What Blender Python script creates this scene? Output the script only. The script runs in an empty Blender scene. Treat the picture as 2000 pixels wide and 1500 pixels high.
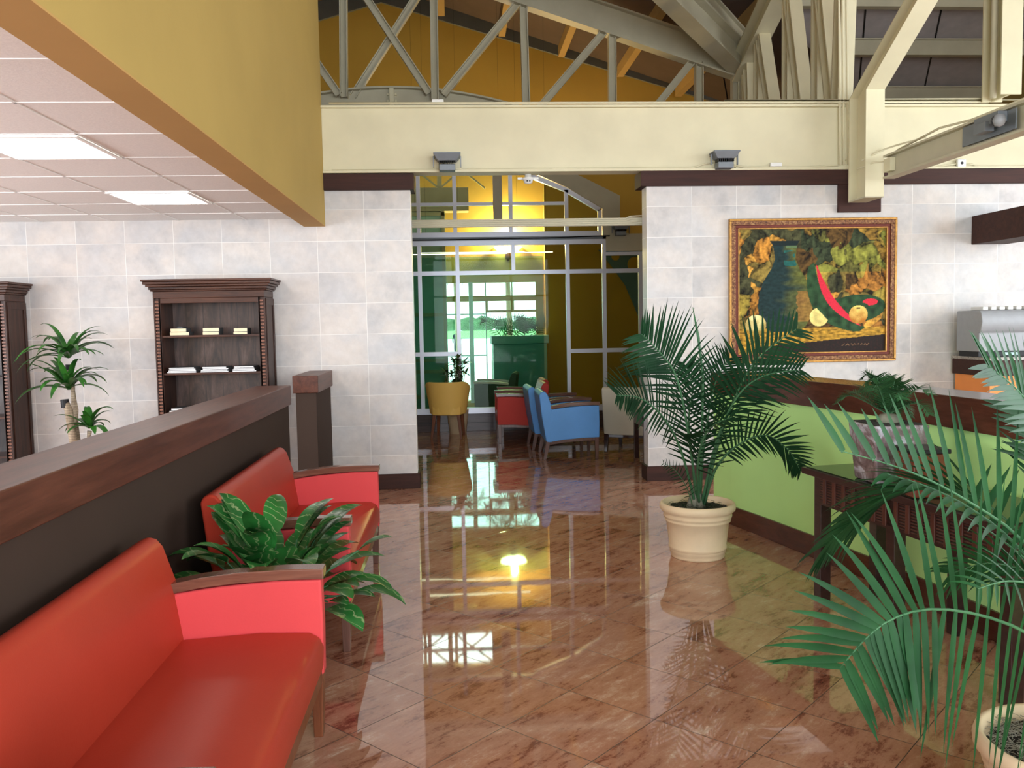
import bpy, bmesh, math, random
from mathutils import Vector, Matrix, noise
import numpy as np

random.seed(7)
SC = bpy.context.scene
COL = SC.collection
V = Vector
PI = math.pi

# ------------------------------------------------------------------ camera
FPX = 1680.0
HC = 1.55
RT = V((0.99758311, -0.06689408, -0.01879135))
UP = V((0.0233147, 0.0674943, 0.99744721))
FW = V((0.065455, 0.99547461, -0.06889078))
cd = bpy.data.cameras.new('camera')
cd.sensor_width = 36.0
cd.lens = FPX / 2000.0 * 36.0
cd.clip_start = 0.05
cd.clip_end = 600
cam = bpy.data.objects.new('camera', cd)
COL.objects.link(cam)
mw = Matrix.Identity(4)
for i in range(3):
    mw[i][0] = RT[i]; mw[i][1] = UP[i]; mw[i][2] = -FW[i]
mw[0][3], mw[1][3], mw[2][3] = 0, 0, HC
cam.matrix_world = mw
SC.camera = cam

# ------------------------------------------------------------------ world, exposure
w = bpy.data.worlds.new('sky'); SC.world = w; w.use_nodes = True
nt = w.node_tree; nt.nodes.clear()
wo = nt.nodes.new('ShaderNodeOutputWorld'); bg = nt.nodes.new('ShaderNodeBackground')
tc = nt.nodes.new('ShaderNodeTexCoord'); nz = nt.nodes.new('ShaderNodeTexNoise')
nz.inputs['Scale'].default_value = 2.5; nz.inputs['Detail'].default_value = 5
rp = nt.nodes.new('ShaderNodeValToRGB')
rp.color_ramp.elements[0].position = .35; rp.color_ramp.elements[0].color = (.80, .90, 1, 1)
rp.color_ramp.elements[1].position = .7; rp.color_ramp.elements[1].color = (1, 1, 1, 1)
nt.links.new(tc.outputs['Generated'], nz.inputs['Vector']); nt.links.new(nz.outputs['Fac'], rp.inputs['Fac'])
nt.links.new(rp.outputs['Color'], bg.inputs['Color']); nt.links.new(bg.outputs['Background'], wo.inputs['Surface'])
bg.inputs['Strength'].default_value = 6.0
SC.view_settings.view_transform = 'Standard'
SC.view_settings.look = 'None'
SC.view_settings.gamma = 1.0
SC.view_settings.use_curve_mapping = False
SC.view_settings.exposure = 0.55
try:
    SC.cycles.use_denoising = True
    SC.cycles.max_bounces = 10
    SC.cycles.diffuse_bounces = 5
    SC.cycles.transparent_max_bounces = 12
    SC.cycles.sample_clamp_indirect = 6.0
except Exception:
    pass

def portal(name, loc, rot, sx, sy):
    l = bpy.data.lights.new(name, 'AREA'); l.shape = 'RECTANGLE'; l.size = sx; l.size_y = sy
    l.energy = 1.0
    l.cycles.is_portal = True
    o = bpy.data.objects.new(name, l); o.location = loc; o.rotation_euler = rot; COL.objects.link(o)
# daylight enters through the big glazed front behind the viewer and through the far window wall
portal('daylight_portal_front', (1.0, -3.05, 2.5), (math.radians(90), 0, 0), 9.6, 4.6)
portal('daylight_portal_left', (-6.45, 2.3, 1.5), (0, math.radians(-90), 0), 1.95, 9.6)  # serves the unseen left window, added for its light
portal('daylight_portal_side', (8.6, 1.9, 2.3), (0, math.radians(90), 0), 4.0, 8.6)

# ------------------------------------------------------------------ projection helpers
def ray(x, y):
    return RT * ((x - 1000) / FPX) + UP * (-(y - 750) / FPX) + FW
def at(x, y, d):
    r = ray(x, y); t = d / r.y
    return V((r.x * t, d, HC + r.z * t))
def atx(x, y, X):
    r = ray(x, y); t = X / r.x
    return V((X, r.y * t, HC + r.z * t))
def atz(x, y, z):
    r = ray(x, y); t = (z - HC) / r.z
    return V((r.x * t, r.y * t, z))

# ------------------------------------------------------------------ materials
MATS = {}
class G:
    def __init__(s, name):
        s.m = bpy.data.materials.new(name); s.m.use_nodes = True
        s.t = s.m.node_tree; s.p = s.t.nodes['Principled BSDF']
        MATS[name] = s.m
    def n(s, typ, **kw):
        nd = s.t.nodes.new('ShaderNode' + typ)
        for k, v in kw.items():
            if k.startswith('i_'):
                key = k[2:].replace('_', ' ')
                s.set(nd.inputs[int(key) if key.isdigit() else key], v)
            else:
                setattr(nd, k, v)
        return nd
    def set(s, sock, v):
        if hasattr(v, 'is_linked') or hasattr(v, 'links'):
            s.t.links.new(v, sock)
        else:
            sock.default_value = v
    def math(s, op, a, b=0.0, c=None):
        nd = s.n('Math', operation=op)
        s.set(nd.inputs[0], a); s.set(nd.inputs[1], b)
        if c is not None: s.set(nd.inputs[2], c)
        return nd.outputs[0]
    def mix(s, f, a, b, typ='MIX'):
        nd = s.n('MixRGB', blend_type=typ)
        s.set(nd.inputs[0], f); s.set(nd.inputs[1], a); s.set(nd.inputs[2], b)
        return nd.outputs[0]
    def ramp(s, f, stops):
        nd = s.n('ValToRGB'); s.t.links.new(f, nd.inputs[0])
        el = nd.color_ramp.elements
        while len(el) < len(stops): el.new(.5)
        for e, (p, c) in zip(el, stops):
            e.position = p; e.color = c if len(c) == 4 else (*c, 1)
        return nd.outputs[0]
    def coords(s, scale=(1, 1, 1), rot=(0, 0, 0), kind='Object'):
        t = s.n('TexCoord'); mp = s.n('Mapping')
        mp.inputs['Scale'].default_value = scale; mp.inputs['Rotation'].default_value = rot
        s.t.links.new(t.outputs[kind], mp.inputs[0]); return mp.outputs[0]
    def noise(s, vec, scale, detail=4, rough=.55, dist=0):
        nd = s.n('TexNoise'); s.t.links.new(vec, nd.inputs['Vector'])
        nd.inputs['Scale'].default_value = scale; nd.inputs['Detail'].default_value = detail
        nd.inputs['Roughness'].default_value = rough; nd.inputs['Distortion'].default_value = dist
        return nd.outputs['Fac']
    def bump(s, h, strength=.2, dist=.01):
        nd = s.n('Bump'); s.t.links.new(h, nd.inputs['Height'])
        nd.inputs['Strength'].default_value = strength; nd.inputs['Distance'].default_value = dist
        s.t.links.new(nd.outputs[0], s.p.inputs['Normal'])
    def out(s, color=None, rough=None, metal=None, spec=None, coat=None):
        if color is not None: s.set(s.p.inputs['Base Color'], color if hasattr(color, 'links') else (*color[:3], 1))
        if rough is not None: s.set(s.p.inputs['Roughness'], rough)
        if metal is not None: s.p.inputs['Metallic'].default_value = metal
        if spec is not None: s.p.inputs['Specular IOR Level'].default_value = spec
        if coat is not None:
            s.p.inputs['Coat Weight'].default_value = coat; s.p.inputs['Coat Roughness'].default_value = .08
        return s.m

def srgb(r, g, b):
    f = lambda c: (c / 255 / 12.92) if c <= 10 else ((c / 255 + .055) / 1.055) ** 2.4
    return (f(r), f(g), f(b))

def paint(name, col, rough=.5, var=.06, scale=6, metal=0, spec=.25, bump=0, coat=None):
    g = G(name); v = g.coords()
    nn = g.noise(v, scale, 5)
    c = g.ramp(nn, [(.3, tuple(x * (1 - var) for x in col)), (.7, tuple(min(1, x * (1 + var)) for x in col))])
    g.out(c, rough, metal, spec, coat)
    if bump: g.bump(g.noise(v, scale * 20, 3), bump, .004)
    return g.m

def wood(name, dark, light, axis='x', scale=1.0, rough=.35, coat=.3):
    g = G(name)
    s = {'x': (1, 14, 14), 'y': (14, 1, 14), 'z': (14, 14, 1)}[axis]
    v = g.coords(tuple(q * scale for q in s))
    n1 = g.noise(v, 1.6, 6, .6, .6); n2 = g.noise(v, 9, 3, .6)
    f = g.math('ADD', g.math('MULTIPLY', n1, .75), g.math('MULTIPLY', n2, .25))
    c = g.ramp(f, [(.32, dark), (.5, tuple((a + b) / 2 for a, b in zip(dark, light))), (.68, light)])
    g.out(c, rough, spec=.3, coat=coat); g.bump(n2, .08, .002)
    return g.m

CREAM = (.66, .61, .42)
m_cream = paint('cream_steel', CREAM, .45, .05, 3)
m_creamd = paint('cream_steel_darker', (.50, .46, .33), .5, .08, 3)  # darker tone of the cream steel paint
m_yellow = paint('ochre_plaster', (.42, .29, .085), .75, .05, 1.2, bump=.15)
m_yellow2 = paint('golden_plaster', (.55, .33, .05), .75, .06, 1.0, bump=.15)
m_orangey = paint('tan_plaster', (.46, .27, .09), .8, .04, 2)
m_green = paint('lime_green_plaster', (.58, .97, .35), .7, .05, 1.2)
m_brownwall = paint('dark_brown_plaster', (.052, .034, .026), .8, .06, 2, spec=.1)
m_cap = wood('reddish_brown_wood_cap', (.045, .014, .008), (.125, .042, .024), 'y', 1.0, .42, .06)
m_trimw = wood('dark_brown_trim_wood', (.024, .0065, .004), (.055, .016, .009), 'x', 1.0, .6, .0)
m_case = wood('carved_cabinet_wood', (.012, .0045, .003), (.075, .027, .015), 'z', 1.2, .45, .1)
m_bead = wood('carved_bead_wood', (.10, .038, .022), (.26, .11, .07), 'z', 1.5, .4, .2)
m_casex = wood('cabinet_cornice_wood', (.015, .0055, .004), (.095, .034, .018), 'x', 1.2, .42, .15)
m_leg = wood('chair_frame_wood', (.075, .032, .024), (.17, .080, .058), 'z', 1.5, .35, .4)
m_arm = wood('chair_arm_wood', (.085, .030, .018), (.22, .092, .058), 'x', 1.5, .25, .6)
m_tanleg = wood('warm_brown_leg_wood', (.12, .035, .015), (.23, .075, .03), 'z', 1.5, .35, .3)
m_table = wood('very_dark_table_wood', (.020, .009, .008), (.055, .024, .020), 'y', 1.0, .3, .4)
m_plinth = wood('weathered_plinth_boards', (.035, .020, .020), (.10, .065, .060), 'x', 1.0, .4, .2)
m_black = paint('black_plastic', (.012, .012, .013), .4)
m_greymetal = paint('grey_flood_housing', (.20, .22, .24), .45, .05, 10, metal=.3)
m_alu = paint('satin_aluminium', (.66, .68, .76), .35, .03, 3, metal=.35)
m_white = paint('white_plastic', (.75, .75, .72), .4, .02)
m_steel = paint('brushed_stainless', (.30, .31, .325), .5, .04, 20, metal=.15)
m_pot = paint('cream_resin_planter', (.82, .66, .43), .5, .07, 5)
m_potr = paint('cream_resin_planter_warm', (.70, .55, .36), .5, .09, 6)
m_orange = paint('orange_panel', (.80, .27, .07), .5, .03)
m_deck = paint('grey_roof_deck', (.46, .42, .41), .9, .10, 5, bump=.3)
m_deckb = paint('brown_roof_deck', (.085, .060, .050), .9, .1, 2)
m_purlin = paint('ochre_purlin', (.36, .24, .10), .6, .05, 2)
m_fascia = paint('dark_grey_fascia', (.12, .12, .105), .7, .1, 3)
m_bluegl = paint('pale_blue_glass_ornament', (.45, .62, .66), .1, .1, 8)
m_concrete = paint('exterior_apron', (.62, .62, .60), .9, .05, .2)
m_grass = paint('airfield_grass', (.16, .34, .10), .95, .2, .3)
m_foliage = paint('distant_tree_foliage', (.045, .10, .045), .9, .35, .4)
m_teal = paint('teal_wall_panel', (.42, .62, .58), .4, .08, 1)
m_creamf = paint('cream_upholstery', (.66, .60, .47), .55, .03, 4)
m_yel_uph = paint('mustard_vinyl', (.95, .60, .15), .45, .03, 3)
m_bluef = paint('sky_blue_vinyl', (.13, .36, .78), .45, .04, 3)
m_bluegrey = paint('slate_blue_back_fabric', (.13, .17, .30), .6, .05, 3)
m_page = paint('cream_book_pages', (.78, .66, .44), .8, .06, 30)
m_pagew = paint('white_magazine_pages', (.80, .80, .80), .7, .05, 30)
m_cover = paint('dark_book_cover', (.05, .055, .06), .5)
m_covery = paint('yellowish_magazine_cover', (.55, .50, .20), .5)
m_skin = paint('skin', (.35, .19, .12), .6)
m_shirt = paint('dark_shirt', (.03, .035, .05), .8)
m_trunk = None

def vinyl(name, col):
    g = G(name); v = g.coords()
    n1 = g.noise(v, 2.0, 3)
    c = g.ramp(n1, [(.3, tuple(x * .93 for x in col)), (.7, tuple(min(1, x * 1.05) for x in col))])
    g.out(c, .40, spec=.32, coat=.0); g.p.inputs['Specular Tint'].default_value = (min(1, col[0] * 1.9 + .2), min(1, col[1] * 3 + .12), min(1, col[2] * 3 + .10), 1); g.bump(g.noise(v, 180, 2), .10, .002)
    return g.m
m_red = vinyl('red_vinyl', (.42, .044, .024))
m_red_daylit = vinyl('red_vinyl_daylit', (.66, .075, .080))  # same red vinyl, lightened on the arm panels as if daylight hits them

def emis(name, col, s):
    g = G(name); g.p.inputs['Emission Color'].default_value = (*col, 1); g.p.inputs['Emission Strength'].default_value = s
    g.out((.8, .8, .8), .5); return g.m
m_lamp = emis('lit_ceiling_panel', (1, .97, .92), 9.0)
m_strip = emis('lit_strip_lamp', (1, .97, .85), 5.0)
m_sconce = emis('glowing_alabaster_bowl', (1, .82, .42), 26.0)

def glass(name, tint, refl=1.0):
    m = bpy.data.materials.new(name); m.use_nodes = True; t = m.node_tree; t.nodes.clear()
    o = t.nodes.new('ShaderNodeOutputMaterial'); mx = t.nodes.new('ShaderNodeMixShader')
    tr = t.nodes.new('ShaderNodeBsdfTransparent'); gl = t.nodes.new('ShaderNodeBsdfGlossy')
    fr = t.nodes.new('ShaderNodeFresnel'); fr.inputs[0].default_value = 1.5
    mu = t.nodes.new('ShaderNodeMath'); mu.operation = 'MULTIPLY'; mu.inputs[1].default_value = refl
    tr.inputs[0].default_value = (*tint, 1); gl.inputs[0].default_value = (.9, 1, .97, 1); gl.inputs['Roughness'].default_value = .01
    t.links.new(fr.outputs[0], mu.inputs[0]); t.links.new(mu.outputs[0], mx.inputs[0])
    t.links.new(tr.outputs[0], mx.inputs[1]); t.links.new(gl.outputs[0], mx.inputs[2]); t.links.new(mx.outputs[0], o.inputs[0])
    MATS[name] = m; return m
m_glass = glass('green_tinted_glass', (.74, .78, .66), .16)
m_glass2 = glass('sea_green_inner_glass', (.66, .88, .90), .2)
m_glassu = glass('clear_upper_glass', (.86, .93, .84), .5)
m_glassc = glass('window_glass', (.85, .97, .95), 1.0)

# stone-look wall tiles (stack bond .438 x .291)
def wall_tile(name, x0, z0):
    g = G(name); t = g.n('TexCoord'); sp = g.n('SeparateXYZ'); g.t.links.new(t.outputs['Object'], sp.inputs[0])
    u = g.math('DIVIDE', g.math('SUBTRACT', sp.outputs[0], x0), .438)
    wv = g.math('DIVIDE', g.math('SUBTRACT', sp.outputs[2], z0), .291)
    def edge(q, s, wd):
        f = g.math('FRACT', q); a = g.math('MINIMUM', f, g.math('SUBTRACT', 1.0, f))
        return g.math('LESS_THAN', g.math('MULTIPLY', a, s), wd)
    gr = g.math('MAXIMUM', edge(u, .438, .0018), edge(wv, .291, .0018))
    cb = g.n('CombineXYZ'); g.t.links.new(g.math('FLOOR', u), cb.inputs[0]); g.t.links.new(g.math('FLOOR', wv), cb.inputs[1])
    wn = g.n('TexWhiteNoise'); g.t.links.new(cb.outputs[0], wn.inputs['Vector'])
    va = g.n('VectorMath', operation='MULTIPLY_ADD'); g.t.links.new(wn.outputs['Color'], va.inputs[0]); va.inputs[1].default_value = (5, 5, 5)
    g.t.links.new(t.outputs['Object'], va.inputs[2])
    n1 = g.noise(va.outputs[0], 3.2, 5, .6); n2 = g.noise(va.outputs[0], 14, 5, .65); n3 = g.noise(va.outputs[0], 2.0, 3, .5, .3)
    c = g.ramp(n1, [(.3, (.42, .41, .41)), (.45, (.56, .53, .51)), (.6, (.66, .60, .55)), (.75, (.68, .64, .60))])
    c = g.mix(g.math('MULTIPLY', g.ramp(n3, [(.42, (0, 0, 0)), (.7, (1, 1, 1))]), .55), c, (.47, .51, .56, 1))
    c = g.mix(.22, c, g.ramp(n2, [(.35, (.40, .37, .34)), (.65, (.66, .63, .60))]))
    c = g.mix(g.math('MULTIPLY', wn.outputs['Value'], .12), c, (.60, .50, .43, 1))
    c = g.mix(gr, c, (.82, .80, .76, 1))
    g.out(c, .38, spec=.4); g.bump(g.math('SUBTRACT', 1.0, gr), .3, .002)
    return g.m
m_tileR = wall_tile('stone_wall_tile_right', 1.864, 2.651)
m_tileL = wall_tile('stone_wall_tile_left', -.383, 2.651)

def floor_mat():
    g = G('polished_marbled_floor_tile'); t = g.n('TexCoord'); mp = g.n('Mapping', vector_type='POINT')
    mp.inputs['Rotation'].default_value = (0, 0, math.radians(-45)); g.t.links.new(t.outputs['Object'], mp.inputs[0])
    sp = g.n('SeparateXYZ'); g.t.links.new(mp.outputs[0], sp.inputs[0])
    # after -45deg: X' = (x+y)/r2, Y' = (y-x)/r2
    S = .418
    u = g.math('DIVIDE', g.math('SUBTRACT', sp.outputs[0], 2.805), S)
    v = g.math('DIVIDE', g.math('SUBTRACT', sp.outputs[1], 1.75), S)
    def edge(q, wd):
        f = g.math('FRACT', q); a = g.math('MINIMUM', f, g.math('SUBTRACT', 1.0, f))
        return g.math('LESS_THAN', g.math('MULTIPLY', a, S), wd)
    gr = g.math('MAXIMUM', edge(u, .0018), edge(v, .0018))
    cb = g.n('CombineXYZ'); g.t.links.new(g.math('FLOOR', u), cb.inputs[0]); g.t.links.new(g.math('FLOOR', v), cb.inputs[1])
    wn = g.n('TexWhiteNoise'); g.t.links.new(cb.outputs[0], wn.inputs['Vector'])
    va = g.n('VectorMath', operation='MULTIPLY_ADD'); g.t.links.new(wn.outputs['Color'], va.inputs[0]); va.inputs[1].default_value = (9, 9, 9)
    g.t.links.new(mp.outputs[0], va.inputs[2])
    st = g.n('VectorMath', operation='MULTIPLY'); g.t.links.new(va.outputs[0], st.inputs[0]); st.inputs[1].default_value = (.9, 2.8, 1)
    big = g.noise(st.outputs[0], 2.6, 7, .68, .25)
    mid = g.noise(st.outputs[0], 9, 8, .75, .4)
    fine = g.noise(va.outputs[0], 60, 5, .7)
    f = g.math('ADD', g.math('MULTIPLY', big, .52), g.math('ADD', g.math('MULTIPLY', mid, .34), g.math('MULTIPLY', fine, .14)))
    c = g.ramp(f, [(.38, (.13, .036, .020)), (.435, (.25, .090, .053)), (.475, (.42, .195, .12)), (.545, (.49, .25, .16)), (.585, (.56, .345, .24)), (.63, (.70, .52, .41))])
    c = g.mix(g.math('MULTIPLY', wn.outputs['Value'], .18), c, (.66, .42, .29, 1))
    c = g.mix(gr, c, (.07, .035, .025, 1))
    g.out(c, g.math('ADD', .03, g.math('MULTIPLY', gr, .4)), spec=.5); g.p.inputs['IOR'].default_value = 1.78
    wob = g.noise(va.outputs[0], 2.2, 2, .5)
    g.bump(g.math('SUBTRACT', g.math('MULTIPLY', wob, .5), g.math('MULTIPLY', gr, .6)), .05, .02)
    return g.m
m_floor = floor_mat()

def ceiltile():
    g = G('mineral_ceiling_tile'); v = g.coords()
    n = g.noise(v, 90, 3, .7)
    g.out(g.ramp(n, [(.3, (.74, .71, .69)), (.7, (.84, .81, .78))]), .9); g.bump(n, .25, .003); return g.m
m_ceil = ceiltile()
m_grid = paint('white_ceiling_grid', (.85, .84, .82), .5)
def backboard():
    g = G('weathered_back_boards'); t = g.n('TexCoord'); sp = g.n('SeparateXYZ'); g.t.links.new(t.outputs['Object'], sp.inputs[0])
    v = g.coords((5, 5, 1.1)); n1 = g.noise(v, 2.0, 7, .65, .8); v2 = g.coords((14, 14, 3)); n2 = g.noise(v2, 1.5, 5, .7, 1)
    q = g.math('DIVIDE', sp.outputs[0], .155); f = g.math('FRACT', q); e = g.math('LESS_THAN', f, .025)
    c = g.ramp(n1, [(.30, (.006, .004, .005)), (.42, (.032, .017, .013)), (.55, (.075, .040, .030)), (.72, (.15, .095, .08))])
    c = g.mix(g.math('MULTIPLY', g.ramp(n2, [(.3, (1, 1, 1)), (.42, (0, 0, 0))]), .7), c, (.012, .010, .012, 1))
    c = g.mix(e, c, (.008, .004, .003, 1)); g.out(c, .45, coat=.2); return g.m
m_back = backboard()
def granite():
    g = G('speckled_granite'); v = g.coords(); n = g.noise(v, 120, 4, .8)
    g.out(g.ramp(n, [(.38, (.05, .04, .035)), (.5, (.30, .26, .22)), (.62, (.55, .52, .48))]), .2); return g.m
m_granite = granite()
def marble():
    g = G('mauve_marbled_glaze'); v = g.coords(); n = g.noise(v, 7, 6, .6, 1.5)
    g.out(g.ramp(n, [(.35, (.10, .07, .075)), (.5, (.22, .17, .175)), (.62, (.50, .50, .56))]), .15, coat=.5); return g.m
m_marble = marble()
def soil():
    g = G('fibrous_soil'); v = g.coords(); n = g.noise(v, 60, 6, .8, 1.5)
    g.out(g.ramp(n, [(.4, (.012, .010, .008)), (.55, (.05, .045, .035)), (.68, (.18, .17, .13))]), .95); g.bump(n, .8, .02); return g.m
m_soil = soil()
m_fibre = paint('pale_root_fibre', (.22, .21, .16), .9)
def leafmat(name, a, b, sc=3, rough=.45, var=None, spec=.22):
    g = G(name); v = g.coords(); n = g.noise(v, sc, 4)
    c = g.ramp(n, [(.3, a), (.7, b)])
    if var:
        n2 = g.noise(g.coords((1, 1, 1)), var[0], 5, .7, 1.2)
        c = g.mix(g.ramp(n2, [(.56, (0, 0, 0)), (.66, (1, 1, 1))]), c, (*var[1], 1))
    g.out(c, rough, spec=spec)
    g.p.inputs['Transmission Weight'].default_value = 0.0
    return g.m
m_palm1 = leafmat('dark_palm_green', (.005, .022, .009), (.012, .050, .018), 4, .55, None, .08)
m_palm2 = leafmat('bright_palm_green', (.005, .030, .009), (.016, .078, .022), 5, .5, None, .14)
m_rach = leafmat('palm_stalk_green', (.035, .11, .05), (.07, .18, .08), 5)
m_base = paint('palm_base_fibre', (.20, .20, .15), .8, .25, 25)
m_dfb = leafmat('glossy_variegated_leaf', (.015, .12, .025), (.035, .22, .05), 6, .3, (9, (.38, .46, .20)))
m_drac = leafmat('corn_plant_leaf', (.012, .065, .014), (.045, .19, .022), 9, .35)
m_sago = leafmat('sago_leaf_green', (.015, .055, .02), (.035, .12, .04), 5)
m_bush = leafmat('croton_leaf', (.015, .055, .015), (.06, .12, .02), 12, .35, (12, (.22, .22, .05)))
def bark():
    g = G('pale_ringed_cane'); v = g.coords((1, 1, 1)); wv = g.n('TexWave', bands_direction='Z'); g.t.links.new(v, wv.inputs[0])
    wv.inputs['Scale'].default_value = 14; wv.inputs['Distortion'].default_value = 3; n = g.noise(v, 25, 4)
    c = g.mix(g.math('MULTIPLY', wv.outputs['Fac'], .5), g.ramp(n, [(.3, (.26, .19, .12)), (.7, (.50, .40, .28))]), (.16, .11, .075, 1))
    g.out(c, .8); return g.m
m_trunk = bark()
def varieg():
    g = G('variegated_leaf_blade'); v = g.coords(); n = g.noise(v, 5, 4)
    wv = g.n('TexWave', bands_direction='DIAGONAL'); g.t.links.new(v, wv.inputs[0]); wv.inputs['Scale'].default_value = 11; wv.inputs['Distortion'].default_value = 9; wv.inputs['Detail'].default_value = 3
    c = g.ramp(n, [(.3, (.010, .085, .016)), (.7, (.030, .19, .035))]); f = g.ramp(wv.outputs['Fac'], [(.93, (0, 0, 0)), (.995, (1, 1, 1))])
    c = g.mix(g.math('MULTIPLY', f, .5), c, (.40, .46, .22, 1)); g.out(c, .32, spec=.4); return g.m
m_dfb = varieg()
def weave():
    g = G('brown_rattan_weave'); v = g.coords((1, 1, 1)); wv = g.n('TexWave', bands_direction='Z'); g.t.links.new(v, wv.inputs[0])
    wv.inputs['Scale'].default_value = 22
    g.out(g.ramp(wv.outputs['Fac'], [(.3, (.012, .005, .004)), (.6, (.085, .028, .018))]), .45, coat=.3); g.bump(wv.outputs['Fac'], .6, .01); return g.m
m_weave = weave()
m_strap = wood('rattan_upright_strap', (.06, .018, .012), (.12, .04, .026), 'z', 2, .3, .5)

# ------------------------------------------------------------------ mesh builder
class MB:
    def __init__(s): s.b = bmesh.new(); s.mi = 0
    def face(s, vs):
        try:
            f = s.b.faces.new(vs); f.material_index = s.mi; return f
        except ValueError: return None
    def hexa(s, P):
        v = [s.b.verts.new(p) for p in P]
        for q in ((0, 3, 2, 1), (4, 5, 6, 7), (0, 1, 5, 4), (1, 2, 6, 5), (2, 3, 7, 6), (3, 0, 4, 7)):
            s.face([v[i] for i in q])
        return s
    def box(s, x0, x1, y0, y1, z0, z1):
        if x0 > x1: x0, x1 = x1, x0
        if y0 > y1: y0, y1 = y1, y0
        if z0 > z1: z0, z1 = z1, z0
        return s.hexa([(x0, y0, z0), (x1, y0, z0), (x1, y1, z0), (x0, y1, z0), (x0, y0, z1), (x1, y0, z1), (x1, y1, z1), (x0, y1, z1)])
    def bar(s, p, q, w, h, up=(0, 0, 1)):
        p, q = V(p), V(q); d = (q - p).normalized(); a = d.cross(V(up))
        if a.length < 1e-4: a = d.cross(V((0, 1, 0)))
        a.normalize(); b = a.cross(d).normalized(); a *= w / 2; b *= h / 2
        return s.hexa([p - a - b, p + a - b, q + a - b, q - a - b, p - a + b, p + a + b, q + a + b, q - a + b])
    def prism(s, poly, axis, a, b):
        # poly: list of 2-tuples in the plane normal to axis, extruded a..b
        def mk(t, k):
            if axis == 'y': return (t[0], k, t[1])
            if axis == 'x': return (k, t[0], t[1])
            return (t[0], t[1], k)
        A = [s.b.verts.new(mk(t, a)) for t in poly]; B = [s.b.verts.new(mk(t, b)) for t in poly]
        n = len(poly); s.face(A); s.face(B[::-1])
        for i in range(n): s.face([A[i], B[i], B[(i + 1) % n], A[(i + 1) % n]][::-1])
        return s
    def tube(s, pts, r, n=8, cap=True):
        pts = [V(p) for p in pts]; rings = []
        for i, p in enumerate(pts):
            d = (pts[min(i + 1, len(pts) - 1)] - pts[max(i - 1, 0)]).normalized()
            a = d.cross(V((0, 0, 1)))
            if a.length < .05: a = d.cross(V((0, 1, 0)))
            a.normalize(); b = d.cross(a).normalized()
            rr = r[i] if isinstance(r, (list, tuple)) else r
            rings.append([s.b.verts.new(p + (a * math.cos(2 * PI * k / n) + b * math.sin(2 * PI * k / n)) * rr) for k in range(n)])
        for A, B in zip(rings, rings[1:]):
            for k in range(n): s.face([A[k], A[(k + 1) % n], B[(k + 1) % n], B[k]])
        if cap: s.face(rings[0][::-1]); s.face(rings[-1])
        return s
    def lathe(s, prof, c=(0, 0, 0), n=40):
        c = V(c); rings = []
        for r, z in prof:
            rings.append([s.b.verts.new(c + V((r * math.cos(2 * PI * k / n), r * math.sin(2 * PI * k / n), z))) for k in range(n)])
        for A, B in zip(rings, rings[1:]):
            for k in range(n): s.face([A[k], A[(k + 1) % n], B[(k + 1) % n], B[k]])
        if prof[0][0] > .001: s.face(rings[0][::-1])
        if prof[-1][0] > .001: s.face(rings[-1])
        return s
    def quad(s, *P): s.face([s.b.verts.new(p) for p in P]); return s
    def blade(s, base, d, nrm, L, W, droop=.3, segs=6, fold=.25, prof=None, curl=0):
        base = V(base); d = V(d).normalized(); nrm = V(nrm)
        side = d.cross(nrm); side = side.normalized() if side.length > 1e-4 else V((1, 0, 0))
        nn = side.cross(d).normalized(); prev = None
        pos = base.copy(); dirv = d.copy()
        for i in range(segs + 1):
            t = i / segs
            wv = (prof(t) if prof else (math.sin(PI * min(1, t * .92 + .08) ** .62) ** .8 if t < 1 else 0)) * W
            up = nn * (fold * wv)
            row = [s.b.verts.new(pos - side * wv + up), s.b.verts.new(pos), s.b.verts.new(pos + side * wv + up)]
            if prev:
                s.face([prev[0], prev[1], row[1], row[0]]); s.face([prev[1], prev[2], row[2], row[1]])
            prev = row
            dirv = (dirv + V((0, 0, -1)) * (droop * 2 * (t + .15) / segs) + nn * (curl / segs)).normalized()
            side = dirv.cross(nn); side = side.normalized() if side.length > 1e-4 else V((1, 0, 0)); nn = side.cross(dirv).normalized()
            pos = pos + dirv * (L / segs)
        return s
    def obj(s, name, mats, parent=None, bevel=0, segs=2, smooth=False, sub=0):
        bmesh.ops.recalc_face_normals(s.b, faces=s.b.faces) if not getattr(s, 'norec', False) else None
        me = bpy.data.meshes.new(name); s.b.to_mesh(me); s.b.free()
        mats = mats if isinstance(mats, (list, tuple)) else [mats]
        for m in mats: me.materials.append(m)
        if smooth or bevel:
            for p in me.polygons: p.use_smooth = True
        o = bpy.data.objects.new(name, me); COL.objects.link(o)
        if parent: o.parent = parent
        if bevel:
            md = o.modifiers.new('bevel', 'BEVEL'); md.width = bevel; md.segments = segs; md.limit_method = 'ANGLE'; md.angle_limit = .6
            md.harden_normals = True
        if sub:
            md = o.modifiers.new('sub', 'SUBSURF'); md.levels = sub; md.render_levels = sub
        return o

def thing(name, label, cat, loc=(0, 0, 0), rz=0, group=None):
    o = bpy.data.objects.new(name, None); COL.objects.link(o); o.location = loc; o.rotation_euler = (0, 0, rz)
    o.empty_display_size = .1
    o['label'] = label; o['category'] = cat
    if group: o['group'] = group
    return o
def tag(o, label, cat, group=None):
    o['label'] = label; o['category'] = cat
    if group: o['group'] = group
    return o
def struct(o):
    o['kind'] = 'structure'; return o
def dup(root, loc, rz, label, group=None):
    r = root.copy(); COL.objects.link(r); r.location = loc; r.rotation_euler = (0, 0, rz); r['label'] = label
    if group: r['group'] = group
    def rec(a, b):
        for ch in list(a.children):
            c = ch.copy(); COL.objects.link(c); c.parent = b; rec(ch, c)
    rec(root, r)
    return r

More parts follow.
